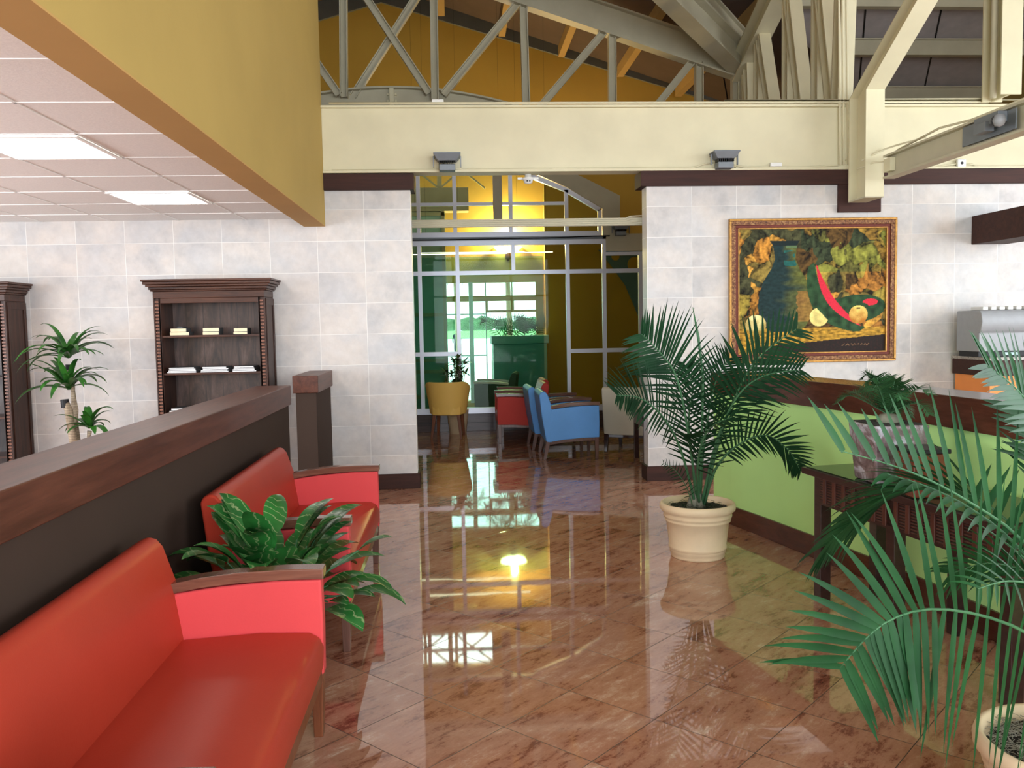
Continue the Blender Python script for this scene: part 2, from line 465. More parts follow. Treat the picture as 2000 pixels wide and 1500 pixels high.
WY = 8.22      # face of the tiled wall
CY = 12.62     # glazed screen
GY = 16.3      # far wall
# ================================================================== SHELL
struct(MB().box(-6.5, 9, -3.4, 17, -.12, 0).obj('floor', m_floor))
# tiled wall either side of the opening
struct(MB().box(-6.5, -.383, WY, WY + .2, 0, 3.55).obj('wall_back_left', m_tileL))
struct(MB().box(1.862, 8.8, WY, WY + .2, 0, 3.55).obj('wall_back_right', m_tileR))
struct(MB().box(-1.17, -.360, WY - .022, WY + .222, .0, .145).obj('baseboard_back_left', m_trimw, bevel=.004))
struct(MB().box(1.840, 8.8, WY - .022, WY + .222, .0, .145).obj('baseboard_back_right', m_trimw, bevel=.004))
struct(MB().box(-1.18, -.345, WY - .045, WY + .245, 2.825, 2.975).obj('trim_1', m_trimw, bevel=.004))
b = MB(); b.box(1.80, 8.8, WY - .045, WY + .245, 2.840, 2.985); b.box(3.735, 4.155, WY - .045, WY - .001, 2.575, 2.84)
struct(b.obj('trim_2', m_trimw, bevel=.004))
# side and rear walls
b = MB(); b.box(-6.7, -6.5, 7.2, 17, 0, 8); b.box(-6.7, -6.5, -3.4, -2.6, 0, 8); b.box(-6.7, -6.5, -2.6, 7.2, 2.45, 8); b.box(-6.7, -6.5, -2.6, 7.2, 0, .5)
struct(b.obj('wall_left', m_tileL))
b = MB()
for y in (-2.6, -.6, 1.35, 3.3, 5.25, 7.2): b.box(-6.63, -6.57, y - .03, y + .03, .5, 2.45)
for z in (.53, 2.42): b.box(-6.63, -6.57, -2.6, 7.2, z - .03, z + .03)
struct(b.obj('added_window_5', m_alu))  # unseen window, added to brighten the left bay and the green wall
b = MB(); b.box(8.8, 9.0, 6.4, 17, 0, 8); b.box(8.8, 9, -3.4, 6.4, 4.4, 8); b.box(8.8, 9, -3.4, -2.4, 0, 4.4); b.box(8.8, 9, -2.4, 6.4, 0, .25)
struct(b.obj('wall_right', m_yellow))
b = MB(); b.box(-6.5, -3.8, -3.4, -3.2, 0, 8); b.box(5.8, 8.8, -3.4, -3.2, 0, 8); b.box(-3.8, 5.8, -3.4, -3.2, 4.8, 8); b.box(-3.8, 5.8, -3.4, -3.2, 0, .25)
struct(b.obj('wall_rear', m_yellow))
b = MB()
for x in (-3.8, -1.9, 0, 1.9, 3.8, 5.8): b.box(x - .04, x + .04, -3.34, -3.26, .25, 4.8)
for z in (.29, 2.5, 3.7, 4.76): b.box(-3.8, 5.8, -3.33, -3.27, z - .03, z + .03)
struct(b.obj('window_2', m_alu))
b = MB()
for y in (-2.4, -.2, 2.0, 4.2, 6.4): b.box(8.87, 8.95, y - .04, y + .04, .25, 4.4)
for z in (.29, 2.5, 4.36): b.box(8.88, 8.94, -2.4, 6.4, z - .03, z + .03)
struct(b.obj('window_3', m_alu))

# roof planes: gable with ridge along Y, and a slope falling away to the back on the right
RX, RZ, RS = -1.30, 7.80, .33
def zl(x): return RZ - RS * abs(x - RX)
ZR = 9.83
def zr(y): return ZR - .33 * y
def slab(b, pts, t=.12):
    A = [b.b.verts.new(p) for p in pts]; B = [b.b.verts.new((p[0], p[1], p[2] + t)) for p in pts]
    b.face(A); b.face(B[::-1])
    for i in range(len(pts)): b.face([A[i], B[i], B[(i + 1) % len(pts)], A[(i + 1) % len(pts)]])
vx = lambda y: y - 7.45
b = MB()
slab(b, [(RX, 6.15, zl(RX)), (vx(16.4), 16.4, zl(vx(16.4))), (vx(16.4), 17, zl(vx(16.4))), (RX, 17, zl(RX))])
slab(b, [(-6.7, 6.15, zl(-6.7)), (RX, 6.15, zl(RX)), (RX, 17, zl(RX)), (-6.7, 17, zl(-6.7))])
slab(b, [(-6.7, -3.4, zl(RX)), (9, -3.4, zl(RX)), (9, 6.15, zl(RX)), (-6.7, 6.15, zl(RX))])
struct(b.obj('ceiling_roof_left', m_deckb))
b = MB(); slab(b, [(RX, 6.15, zr(6.15)), (9, 6.15, zr(6.15)), (9, 16.4, zr(16.4)), (vx(16.4), 16.4, zr(16.4))])
struct(b.obj('ceiling_roof_right', m_deck))

# dropped ceiling over the left bay, its yellow bulkhead
CZ = 2.570
BX0, BX1 = -1.375, -1.18
struct(MB().box(BX0, BX1, -3.2, WY, 2.505, 7.9).obj('wall_bulkhead', [m_yellow]))
b = MB(); b.box(BX0 - .002, BX1 + .0, -3.2, WY - .002, 2.497, 2.505)
struct(b.obj('trim_3', m_orangey))
struct(MB().box(-6.5, BX0, -3.2, WY, CZ, CZ + .08).obj('ceiling_left', m_ceil))
b = MB()
gx = [-1.909 - .608 * k for k in range(8)]; gy = [3.386 + .6235 * k for k in range(-10, 8)]
for x in gx: b.box(x - .007, x + .007, -3.2, WY, CZ - .004, CZ)
for y in gy: b.box(-6.5, BX0, y - .007, y + .007, CZ - .004, CZ)
struct(b.obj('trim_4', m_grid))
def ceil_light(cx, cy, label):
    t = thing('ceiling_light', label, 'light', (cx, cy, CZ - .012), 0, 'square ceiling panel lights')
    b = MB()
    for (x0, x1, y0, y1) in ((-.30, -.275, -.30, .30), (.275, .30, -.30, .30), (-.275, .275, -.30, -.275), (-.275, .275, .275, .30)): b.box(x0, x1, y0, y1, -.004, .006)
    b.obj('frame', m_grid, t, bevel=.002)
    MB().box(-.275, .275, -.275, .275, -.002, .004).obj('diffuser', m_lamp, t)
cxl = -1.909 - .304
ceil_light(cxl, 3.386 + .6235 * 2.5, 'glowing square ceiling light panel, the nearer and larger of the pair')
ceil_light(cxl, 3.386 + .6235 * 5.5, 'glowing square ceiling light panel, the farther and smaller one nearest the back wall')

# low brown partition on the left with its wooden cap, and the short stub wall
def low_wall(name, x0, x1, y0, y1, ztop, parent=None):
    o = struct(MB().box(x0 + .022, x1 - .022, y0 + .018, y1, 0, ztop - .145).obj(name, m_brownwall))
    c = MB().box(x0, x1, y0, y1, ztop - .148, ztop).obj('wall_cap', m_cap, o, bevel=.006); return o
low_wall('wall_low_left', -1.515, -1.25, -3.2, 6.62, 1.122)
for o in bpy.data.objects:
    pass
low_wall('wall_low_stub', -1.375, -1.16, 7.35, WY, 1.152)

# curving lime green low wall on the right
PATH = [(2.02, 6.62), (2.075, 6.35), (2.165, 6.0), (2.265, 5.55), (2.37, 5.1), (2.455, 4.65), (2.515, 4.2), (2.56, 3.7), (2.59, 3.2), (2.61, 2.7), (2.62, 2.2), (2.62, 1.4), (2.62, 0.4)]
def sweep(b, off0, off1, z0, z1, path=PATH):
    pts = []
    for i, p in enumerate(path):
        a = V(path[max(0, i - 1)]); c = V(path[min(len(path) - 1, i + 1)]); d = (c - a).normalized(); n = V((d.y, -d.x))
        if n.x > 0: n = -n
        pts.append((V(p) + n * off0, V(p) + n * off1))
    rows = [[b.b.verts.new((q0.x, q0.y, z0)), b.b.verts.new((q1.x, q1.y, z0)), b.b.verts.new((q1.x, q1.y, z1)), b.b.verts.new((q0.x, q0.y, z1))] for q0, q1 in pts]
    for A, B in zip(rows, rows[1:]):
        for k in range(4): b.face([A[k], A[(k + 1) % 4], B[(k + 1) % 4], B[k]])
    b.face(rows[0]); b.face(rows[-1][::-1]); return b
gw = struct(sweep(MB(), 0, -.20, 0, 1.0).obj('wall_low_right', m_green))
m_capx = wood('reddish_brown_curved_cap', (.060, .018, .010), (.13, .042, .024), 'y', .7, .25, .4)
sweep(MB(), .025, -.26, .985, 1.15).obj('wall_cap', m_capx, gw, bevel=.005)
struct(sweep(MB(), .016, -.22, 0, .145).obj('baseboard_right', m_capx, bevel=.004))

# dark timber box beam on the right
struct(MB().box(5.095, 5.45, 3.0, WY, 2.25, 2.525).obj('trim_5', m_trimw, bevel=.005))

# ================================================================== STEEL
def ibeam_x(b, x0, x1, yf, z0, z1, d=.16, tf=.022, tw=.03):
    b.box(x0, x1, yf, yf + d, z0, z0 + tf); b.box(x0, x1, yf, yf + d, z1 - tf, z1); b.box(x0, x1, yf + .035, yf + .035 + tw, z0 + tf, z1 - tf)
t = thing('steel_beam', 'deep cream painted steel beam spanning above the doorway and tiled walls', 'beam', (3.5, WY - .06, 2.98))
b = MB(); ox, oy, oz = 3.5, WY - .06, 2.98
ibeam_x(b, -1.18 - ox, 8.7 - ox, 0, 0, .615, .2)
b.obj('beam_web_and_flanges', m_cream, t, bevel=.003)
b = MB(); b.tube([(x - ox, -.012, .628) for x in (-1.1, 0, 1.5, 3.0, 5.2)], .011, 8); b.tube([(5.2 - ox, -.012, .66), (-.9, -.012, .645), (5.2, -.012, .65)], .009, 6)
b.obj('conduit', m_cream, t, smooth=True)
b = MB()
pz = [(-1.1, .012), (-.25, .013), (.15, .016), (.3, .013), (2.30, .014), (2.42, .05), (2.5, .06)]
b.tube([(x - ox, .012, z + .012) for x, z in pz], .007, 6)
b.tube([(2.66 - ox, .012, .055), (2.8 - ox, .012, .03), (3.4 - ox, .012, .025), (3.72 - ox, .012, .04), (3.80 - ox, .01, .09)], .007, 6)
b.obj('cable', m_cream, t, smooth=True)
for x, z in ((-.16, .627), (3.05, .03)):
    MB().box(x - ox, x - ox + .11, -.016, .02, z, z + .035).obj('junction_cover', m_white, t, bevel=.003)
b = MB()
for dx in (0, .035, .075): b.tube([(3.735 + dx - ox, -.01, .04), (3.725 + dx - ox, -.01, .60), (3.725 + dx - ox, .03, 1.6), (3.72 + dx - ox, .03, 2.6)], .012, 8)
b.obj('riser_conduit', m_cream, t, smooth=True)

t = thing('junction_box', 'small white round-cornered junction box with black hole on cream beam, right side', 'box', (4.946, WY - .035, 3.03))
MB().box(-.045, .045, -.035, .005, -.04, .04).obj('housing', m_white, t, bevel=.012, segs=3)
b = MB(); b.tube([(0, -.038, 0), (0, -.033, 0)], .014, 12); b.obj('entry_hole', m_black, t)
b = MB(); b.tube([(-.04, -.01, -.005), (-.14, .0, -.015), (-.26, .01, -.035), (-.7, .012, -.03)], .008, 6); b.tube([(.04, -.01, -.005), (.12, 0, -.006), (.2, .01, -.035)], .008, 6); b.obj('cable', m_cream, t, smooth=True)

def flood(name_label, x, y, z, rz=0, s=1.0):
    t = thing('flood_light', name_label, 'light', (x, y, z), rz, 'small grey flood lights')
    b = MB(); P = [(-.09, -.085), (.09, -.085), (.125, .0), (-.125, .0)]
    b.hexa([(-.085, -.14, -.0), (.085, -.14, .0), (.085, -.02, -.0), (-.085, -.02, -.0), (-.125, -.17, .06), (.125, -.17, .06), (.125, .0, .045), (-.125, .0, .045)])
    b.box(-.125, .125, -.172, .002, .058, .07)
    b.obj('lamp_head', m_greymetal, t, bevel=.004)
    b = MB()
    for k in range(9): b.box(-.072 + k * .018 - .003, -.072 + k * .018 + .003, -.135, -.03, -.028, .0)
    b.obj('cooling_fins', m_black, t)
    MB().box(-.075, .075, -.13, -.015, -.088, -.028).obj('driver_box', m_greymetal, t, bevel=.008)
    for q in (-.13, .122): MB().box(q, q + .008, -.09, -.06, -.05, .05).obj('bracket', m_greymetal, t)
    b = MB(); b.tube([(.07, -.04, -.06), (.12, -.02, -.05), (.16, .03, -.075), (.2, .04, -.082)], .006, 6); b.obj('cable', m_cream, t, smooth=True)
    return t
flood('small grey flood light on the cream beam above the doorway', -.03, WY - .04, 3.065)
flood('small grey flood light on the cream beam above the painting', 2.585, WY - .04, 3.07)
flood('small grey flood light in shadow right of the glazed screen arch', 2.45, CY - .033, 2.90)
t = thing('smoke_detector', 'white smoke detector hanging under the cream beam in the doorway', 'detector', (.735, WY + .06, 2.975))
MB().lathe([(.03, 0), (.032, -.03), (.06, -.035), (.062, -.05), (.045, -.055), (.04, -.08), (.02, -.09), (.001, -.09)], n=24).obj('body', m_white, t, smooth=True)
MB().box(.055, .10, -.01, .01, -.05, -.03).obj('side_clip', m_white, t); MB().box(-.10, -.055, -.01, .01, -.05, -.03).obj('side_clip', m_white, t)
b = MB(); b.box(-.018, -.006, -.047, -.04, -.075, -.062); b.box(.006, .018, -.047, -.04, -.075, -.062); b.obj('vent', m_black, t)

# conduit tray crossing behind the doorway
t = thing('cable_tray', 'bundle of beige conduits crossing the doorway under the beam', 'conduit', (.7, 8.435, 2.54))
b = MB(); b.box(-1.30, 1.6, 0.0, .03, -.04, .035); b.obj('tray', m_creamd, t)
for k in range(4):
    z = -.03 + k * .019
    e = [(1.0, -.008, z)] + ([(1.05, -.008, z + .035 * (k - 1.0) * .3), (1.3, -.008, z + .03)] if k else [(1.3, -.008, z)])
    MB().tube([(-1.3, -.008, z), (.4, -.008, z)] + e, .0075, 6).obj('conduit', m_creamd, t, smooth=True)

# roof truss A (far frame) and its arched girder
TY = 12.2
def T(x, y, d=TY): return at(x, y, d)
def hbar(b, p, q, wdt=.13, dep=.12, up=(0, 1, 0)):
    p, q = V(p), V(q)
    d = (q - p).normalized(); n = V(up); a = d.cross(n).normalized() * (wdt / 2)
    # H section : two side flanges + recessed web, seen from the front
    b.bar(p + a * .94, q + a * .94, .014, dep, up=(n)) if False else None
    m = n * (dep / 2)
    def bx(c0, c1, hw, hd, off):
        o = a.normalized() * off
        c0 = c0 + o; c1 = c1 + o; u = a.normalized() * hw; vv = n * hd
        b.hexa([c0 - u - vv, c0 + u - vv, c0 + u + vv, c0 - u + vv, c1 - u - vv, c1 + u - vv, c1 + u + vv, c1 - u + vv])
    bx(p, q, .007, dep / 2, wdt / 2 - .007); bx(p, q, .007, dep / 2, -(wdt / 2 - .007)); bx(p, q, wdt / 2 - .014, .006, 0)
ta = thing('roof_truss', 'cream steel roof truss with crossed braces in front of the ochre gable', 'truss', T(1000, 205))
O = V(ta.location)
def rel(p): return V(p) - O
ch = [T(560, -140), T(998, -30), T(1119, 20), T(1430, 126)]
b = MB(); p0, p1 = T(700, -125), T(1440, 126)
hw = .19
for q0, q1 in ((T(420, -20), T(700, -125)), (p0, p1)):
    q0, q1 = rel(q0), rel(q1); d = (q1 - q0).normalized(); u = V((0, 1, 0)).cross(d).normalized()
    if u.z < 0: u = -u
    def slb(c, hw_, hy): b.hexa([q0 + u * (c - hw_) + V((0, -hy, 0)), q1 + u * (c - hw_) + V((0, -hy, 0)), q1 + u * (c - hw_) + V((0, hy, 0)), q0 + u * (c - hw_) + V((0, hy, 0)), q0 + u * (c + hw_) + V((0, -hy, 0)), q1 + u * (c + hw_) + V((0, -hy, 0)), q1 + u * (c + hw_) + V((0, hy, 0)), q0 + u * (c + hw_) + V((0, hy, 0))])
    slb(0, .18, .012); slb(.185, .012, .10); slb(-.185, .012, .10)
b.obj('top_chord', m_creamd, ta)
posts = [(672, 190, 670, -95), (850, 195, 846, -80), (1028, 215, 1022, 12), (1196, 215, 1195, 68), (1365, 215, 1365, 122), (1436, 212, 1436, 150)]
for x0, y0, x1, y1 in posts:
    b = MB(); hbar(b, rel(T(x0, y0)), rel(T(x1, y1)), .105, .12); b.obj('post', m_creamd, ta)
for x0, y0, x1, y1, of in [(590, 80, 662, 185, 0), (688, 185, 860, -85, .11), (672, -70, 838, 182, 0), (866, 185, 1010, 8, 0), (1050, 215, 1182, 60, 0), (1278, 212, 1352, 120, 0)]:
    b = MB(); hbar(b, rel(T(x0, y0)) + V((0, of, 0)), rel(T(x1, y1)) + V((0, of, 0)), .10, .10); b.obj('brace', m_creamd, ta)
t = thing('arched_girder', 'shallow arched cream girder with a riveted splice under the roof truss', 'girder', T(765, 205))
O2 = V(t.location)
A = []
for i in range(25):
    x = 560 + i * (1150 - 560) / 24
    y = 173 + (x - 765) ** 2 * .00060
    A.append(T(x, y, 12.3) - O2)
lo = V((0, 0, T(765, 262, 12.3).z - O2.z))
poly = [(p.x, p.z) for p in A] + [(A[-1].x, lo.z), (A[0].x, lo.z)]
MB().prism(poly, 'y', .10, .13).obj('web', m_creamd, t)
b = MB()
for p, q in zip(A, A[1:]):
    b.hexa([(p.x, .0, p.z - .012), (q.x, .0, q.z - .012), (q.x, .24, q.z - .012), (p.x, .24, p.z - .012), (p.x, .0, p.z + .012), (q.x, .0, q.z + .012), (q.x, .24, q.z + .012), (p.x, .24, p.z + .012)])
b.obj('top_flange', m_creamd, t)
b = MB(); b.box(-.03, .03, .03, .10, lo.z, A[8].z - .01)
for k in range(4):
    for dx in (-.055, .055): b.box(dx - .012, dx + .012, .07, .10, A[8].z - .10 - k * .09, A[8].z - .07 - k * .09)
b.obj('splice_plate', m_cream, t)

# valley girder and side truss B running towards the viewer on the right
cor = T(1442, 140)
def girder(name, label, p, q, w_, h_, mat):
    p, q = V(p), V(q); b = MB(); t = thing(name, label, 'girder', p); d = q - p; dn = d.normalized()
    a = dn.cross(V((0, 0, 1))).normalized(); u = a.cross(dn).normalized()
    def bx(cu, hu, ca, ha):
        c0 = u * cu + a * ca
        b.hexa([c0 - a * ha - u * hu, c0 + a * ha - u * hu, c0 + a * ha + u * hu, c0 - a * ha + u * hu] + [d + c0 - a * ha - u * hu, d + c0 + a * ha - u * hu, d + c0 + a * ha + u * hu, d + c0 - a * ha + u * hu])
    bx(0, h_ / 2, 0, .012); bx(h_ / 2, .013, 0, w_ / 2); bx(-h_ / 2, .013, 0, w_ / 2)
    b.obj('web_and_flanges', mat, t); return t
girder('valley_girder', 'heavy cream girder rising up left from the truss corner', cor + V((0, -.1, .12)), cor + V((-4.6, -4.7, 1.65)), .26, .34, m_creamd)
girder('valley_girder', 'darker parallel girder just behind the heavy valley girder', cor + V((.45, .5, .35)), cor + V((-4.0, -4.0, 1.95)), .12, .28, m_creamd)
girder('hip_girder', 'cream girder rising up right from the truss corner', cor + V((.02, 0, 0)), cor + V((-.1, -4.2, 1.40)), .24, .30, m_cream)
tb = thing('side_truss', 'fan of cream truss posts and slanted braces above the beam on the right', 'truss', (4.1, 10.2, 3.6))
O3 = V(tb.location)
def topz(y): return cor.z + (12.2 - y) * .33
def xb(y): return 3.86 + (y - 7.9) * .07
for i, (yb, yt, kind) in enumerate([(12.0, 12.0, 'post'), (11.6, 11.75, 'brace'), (11.2, 11.2, 'post'), (10.4, 11.2, 'brace'), (10.0, 10.0, 'post'), (9.4, 10.1, 'brace'), (9.0, 9.0, 'post'), (8.55, 9.2, 'brace'), (8.2, 8.2, 'post')]):
    b = MB(); wq = .17
    p = V((xb(yb), max(yb, 8.39), 3.60)) - O3; q = V((xb(yt), yt, topz(yt) - .05)) - O3
    b.hexa([p + V((-.075, -.012, 0)), p + V((.075, -.012, 0)), p + V((.075, .012, 0)), p + V((-.075, .012, 0)), q + V((-.075, -.012, 0)), q + V((.075, -.012, 0)), q + V((.075, .012, 0)), q + V((-.075, .012, 0))])
    for yy in (0, .13):
        pass
    b.hexa([p + V((-.012, 0, 0)), p + V((.012, 0, 0)), p + V((.012, .15, 0)), p + V((-.012, .15, 0)), q + V((-.012, 0, 0)), q + V((.012, 0, 0)), q + V((.012, .15, 0)), q + V((-.012, .15, 0))])
    b.hexa([p + V((-.075, .14, 0)), p + V((.075, .14, 0)), p + V((.075, .164, 0)), p + V((-.075, .164, 0)), q + V((-.075, .14, 0)), q + V((.075, .14, 0)), q + V((.075, .164, 0)), q + V((-.075, .164, 0))])
    b.obj(kind, m_cream, tb)
# bent column in front of the beam
t = thing('bent_column', 'bent cream steel column end hanging in front of the beam on the right', 'column', (3.86, 7.72, 2.66))
O4 = V(t.location)
def hcol(b, P, w_=.175, d_=.34):
    # P : list of (y,z) of the front flange line; section w_ wide, d_ deep (towards +y)
    for (y0, z0, y1, z1) in [(P[i][0], P[i][1], P[i + 1][0], P[i + 1][1]) for i in range(len(P) - 1)]:
        for (xa, xc, da, db) in ((-w_ / 2, w_ / 2, 0, .018), (-w_ / 2, w_ / 2, d_ - .018, d_), (-.01, .01, .018, d_ - .018)):
            b.hexa([(xa, y0 + da, z0), (xc, y0 + da, z0), (xc, y0 + db, z0), (xa, y0 + db, z0), (xa, y1 + da, z1), (xc, y1 + da, z1), (xc, y1 + db, z1), (xa, y1 + db, z1)])
b = MB(); hcol(b, [(0, 0), (0, .955), (-4.2, 3.3)]); b.obj('column_section', m_cream, t)
b = MB(); b.box(-.0875, .0875, .0, .34, -.012, .0); b.obj('base_plate', m_creamd, t)
b = MB(); b.tube([(-.1, .05, .33), (.0, -.02, .38), (.09, -.03, .42), (.14, -.15, .43), (.2, -.5, .42)], .008, 6); b.tube([(-.12, .1, .26), (-.02, -.02, .30), (.06, -.05, .30), (.13, -.2, .24), (.16, -.5, .20)], .008, 6); b.obj('cable', m_cream, t, smooth=True)
# horizontal beam from the column towards the viewer
t = thing('side_beam', 'cream steel beam running from the bent column towards the viewer at right', 'beam', (3.95, 7.64, 2.80))
b = MB(); L = -7.5
b.box(-.055, .055, 0, L, 0, .018); b.box(-.055, .055, 0, L, .19, .208); b.box(-.008, .008, 0, L, .018, .19)
b.obj('web_and_flanges', m_creamd, t, bevel=.002)
MB().box(-.06, -.01, -.14, -.02, .05, .17).obj('end_bracket', m_cream, t, bevel=.003)
b = MB(); b.tube([(-.03, -.2, .215), (-.05, -.9, .25), (-.03, -1.3, .222), (-.03, -4, .222)], .009, 6); b.obj('conduit', m_cream, t, smooth=True)
t = thing('flood_light', 'grey flood light with chrome lamp fixed on the sloping side beam at right', 'light', (3.93, 6.15, 2.91), 0, 'small grey flood lights')
MB().box(-.03, -.018, -.35, .28, -.075, .07).obj('back_plate', m_greymetal, t, bevel=.003)
b = MB(); b.box(-.10, -.03, -.26, .02, -.005, .07); b.box(-.13, -.06, -.16, -.02, -.05, .02); b.obj('bracket', m_greymetal, t, bevel=.004)
b = MB(); b.tube([(-.10, -.25, .0), (-.15, -.34, -.02)], .042, 16); b.obj('lamp_socket', m_black, t, smooth=False)
b = MB(); b.lathe([(.001, -.045), (.03, -.035), (.043, 0), (.03, .035), (.001, .045)], (-.155, -.36, -.02), 20); b.obj('chrome_lamp', m_steel, t, smooth=True)
# tall post at far right
t = thing('tall_post', 'tall cream box post rising above the beam at the far right', 'column', (5.215, 7.83, 3.60))
b = MB(); b.box(-.10, .10, 0, .018, .0, 3.4); b.box(-.10, .10, .28, .298, 0, 3.4); b.box(-.012, .012, .018, .28, 0, 3.4); b.obj('column_section', m_cream, t)
MB().tube([(-.085, .14, .0), (-.085, .14, 3.4)], .03, 16).obj('down_pipe', m_creamd, t, smooth=True)

# purlins: ochre ones along Y under the left plane, cream ones along X under the right plane
for k, x in enumerate([-4.6, -3.6, -2.5, -1.3, -.1, 1.0, 2.1, 3.2, 4.3]):
    y0 = max(6.2, x + 7.45 + .1); b = MB(); z = zl(x) - .10; b.box(-.06, .06, 0, 16.25 - y0, -.09, .10)
    o = b.obj('roof_purlin', m_purlin); o.location = (x, y0, z)
    tag(o, 'ochre roof purlin running back to the gable wall', 'purlin', 'ochre purlins under the left roof slope')
for k, y in enumerate([8.6, 9.6, 10.6, 11.6, 12.6, 13.75, 14.9]):
    x0 = vx(y) + .25; z = zr(y) - .15; b = MB(); b.box(0, 8.7 - x0, -.012, .012, -.10, .10); b.box(0, 8.7 - x0, -.06, .06, -.12, -.10); b.box(0, 8.7 - x0, -.06, .06, .10, .12)
    o = b.obj('roof_purlin', m_creamd); o.location = (x0, y, z)
    tag(o, 'cream roof purlin crossing under the grey roof boards at right', 'purlin', 'cream purlins under the right roof slope')
b = MB()
for k in range(9):
    x = 4.2 + k * 1.25
    for y0 in (7.0,):
        pass
# seams in the grey deck
for k in range(7):
    x = -1 + k * 1.5; b.hexa([(x + 0, 6.5, zr(6.5) - .004), (x + .02, 6.5, zr(6.5) - .004), (x + .02, 7, zr(7) - .004), (x, 7, zr(7) - .004), (x, 6.5, zr(6.5)), (x + .02, 6.5, zr(6.5)), (x + .02, 7, zr(7)), (x, 7, zr(7))])
for k in range(8):
    x0, y0 = 3.2 + k * 1.1, 11.0; x1, y1 = x0 + 1.9, 15.4
    y0 = max(y0, 0); 
    b.hexa([(x0, y0, zr(y0) - .006), (x0 + .025, y0, zr(y0) - .006), (x1 + .025, y1, zr(y1) - .006), (x1, y1, zr(y1) - .006), (x0, y0, zr(y0)), (x0 + .025, y0, zr(y0)), (x1 + .025, y1, zr(y1)), (x1, y1, zr(y1))])
struct(b.obj('trim_6', m_black))

# ================================================================== GLAZED SCREEN (Y = CY)
XS = 2.26
s = thing('window_1', 'x', 'window', (0, CY, 0)); del s['label']; del s['category']; s['kind'] = 'structure'
fr = MB()
def vb(x, z0, z1, w_=.055): fr.box(x - w_ / 2, x + w_ / 2, -.035, .035, z0, z1)
def hb(x0, x1, z, w_=.055): fr.box(x0, x1, -.032, .032, z - w_ / 2, z + w_ / 2)
for x in (-2.2, -1.35, -.48, .067, 1.677, 2.215): vb(x, .27, 2.75)
vb(.88, 2.31, 2.75)
for x in (2.755, 3.35, 4.2): vb(x, .27, 2.58)
hb(-2.8, 2.24, 2.74, .07); hb(2.2, 5.2, 2.56, .05); hb(-2.8, 5.2, 2.31, .06); hb(-2.8, .067, 1.14, .06); hb(1.677, 5.2, 1.145, .06); hb(-2.8, 5.2, .30, .085)
for x in (-2.2, -1.35, -.475, .047, .857): vb(x, 2.86, 4.0 if x < .9 else 3.7)
vb(1.67, 2.86, 3.49); vb(2.16, 2.84, 3.2)
hb(-2.8, 2.18, 2.86, .07); hb(-2.8, 1.67, 3.30, .045)
for (p, q) in (((1.10, 3.72), (1.67, 3.49)), ((1.67, 3.49), (2.16, 3.20))):
    fr.bar((p[0], 0, p[1]), (q[0], 0, q[1]), .07, .06)
fr.box(-2.8, 1.10, -.035, .035, 3.72, 3.78)
fr.obj('window_frame', m_alu, s)
MB().box(-2.8, 2.22, -.004, .004, .30, 2.74).box(2.22, 5.2, -.004, .004, .3, 2.56).obj('window_pane', m_glass, s)
MB().prism([(-2.8, 2.86), (2.16, 2.86), (2.16, 3.2), (1.67, 3.49), (1.10, 3.75), (-2.8, 3.75)], 'y', -.004, .004).obj('window_pane', m_glassu, s)
# structure strips between and around the glazing
b = MB(); b.box(-2.8, 2.25, CY - .03, CY + .05, 2.775, 2.83); struct(b.obj('trim_7', m_greymetal))
b = MB(); b.tube([(-2.8, CY - .05, 2.785), (0, CY - .05, 2.79), (1.5, CY - .05, 2.80), (2.3, CY - .05, 2.82)], .008, 6)
struct(b.obj('trim_8', m_black))
b = MB(); b.prism([(1.10, 3.78), (1.68, 3.53), (2.20, 3.22), (2.20, 2.60), (2.46, 2.60), (2.46, 3.40), (1.94, 3.66), (1.30, 3.95), (1.1, 3.95)], 'y', CY - .03, CY + .04)
b.box(2.46, 3.4, CY - .03, CY + .04, 2.6, 2.85); struct(b.obj('trim_9', m_creamd))
b = MB(); b.prism([(2.46, 2.85), (5.2, 2.85), (5.2, 4.2), (1.0, 4.2), (1.0, 3.95), (1.30, 3.95), (1.94, 3.66), (2.46, 3.40)], 'y', CY, CY + .08)
struct(b.obj('wall_screen', m_yellow2))
b = MB(); b.box(-2.8, 5.2, CY - .05, CY + .1, 0, .255)
struct(b.obj('trim_10', m_plinth, bevel=.003))
b = MB()
for z in (.128,): b.box(-2.8, 5.2, CY - .0525, CY - .05, z - .003, z + .003)
struct(b.obj('trim_11', m_black))
b = MB(); b.tube([(.66, CY - .1, 2.66), (.66, CY - .1, 2.68)], .01, 6); b.b.clear()
b.box(.60, .73, CY - .12, CY - .06, 3.02, 4.4); struct(b.obj('trim_12', m_creamd))

# ================================================================== ROOM BEYOND + FAR WALL with windows
# ochre gable (top) and its grey fascia
def gz(x): return 7.46 - .29 * abs(x + 1.191)
b = MB()
b.prism([(-6.6, 5.1), (-.45, 5.1), (-.45, 5.1), (.75, 5.1), (8.8, 5.1), (8.8, zl(8.8) - .0), (RX, zl(RX)), (-6.6, zl(-6.6))], 'y', GY, GY + .15)
struct(b.obj('wall_gable', m_yellow2))
b = MB()
for sg, xe in ((-1, -6.4), (1, 8.6)):
    b.prism([(-1.191, gz(-1.191)), (xe, gz(xe)), (xe, gz(xe) + .42), (-1.191, gz(-1.191) + .42)], 'y', GY - .06, GY)
struct(b.obj('trim_13', m_fascia))
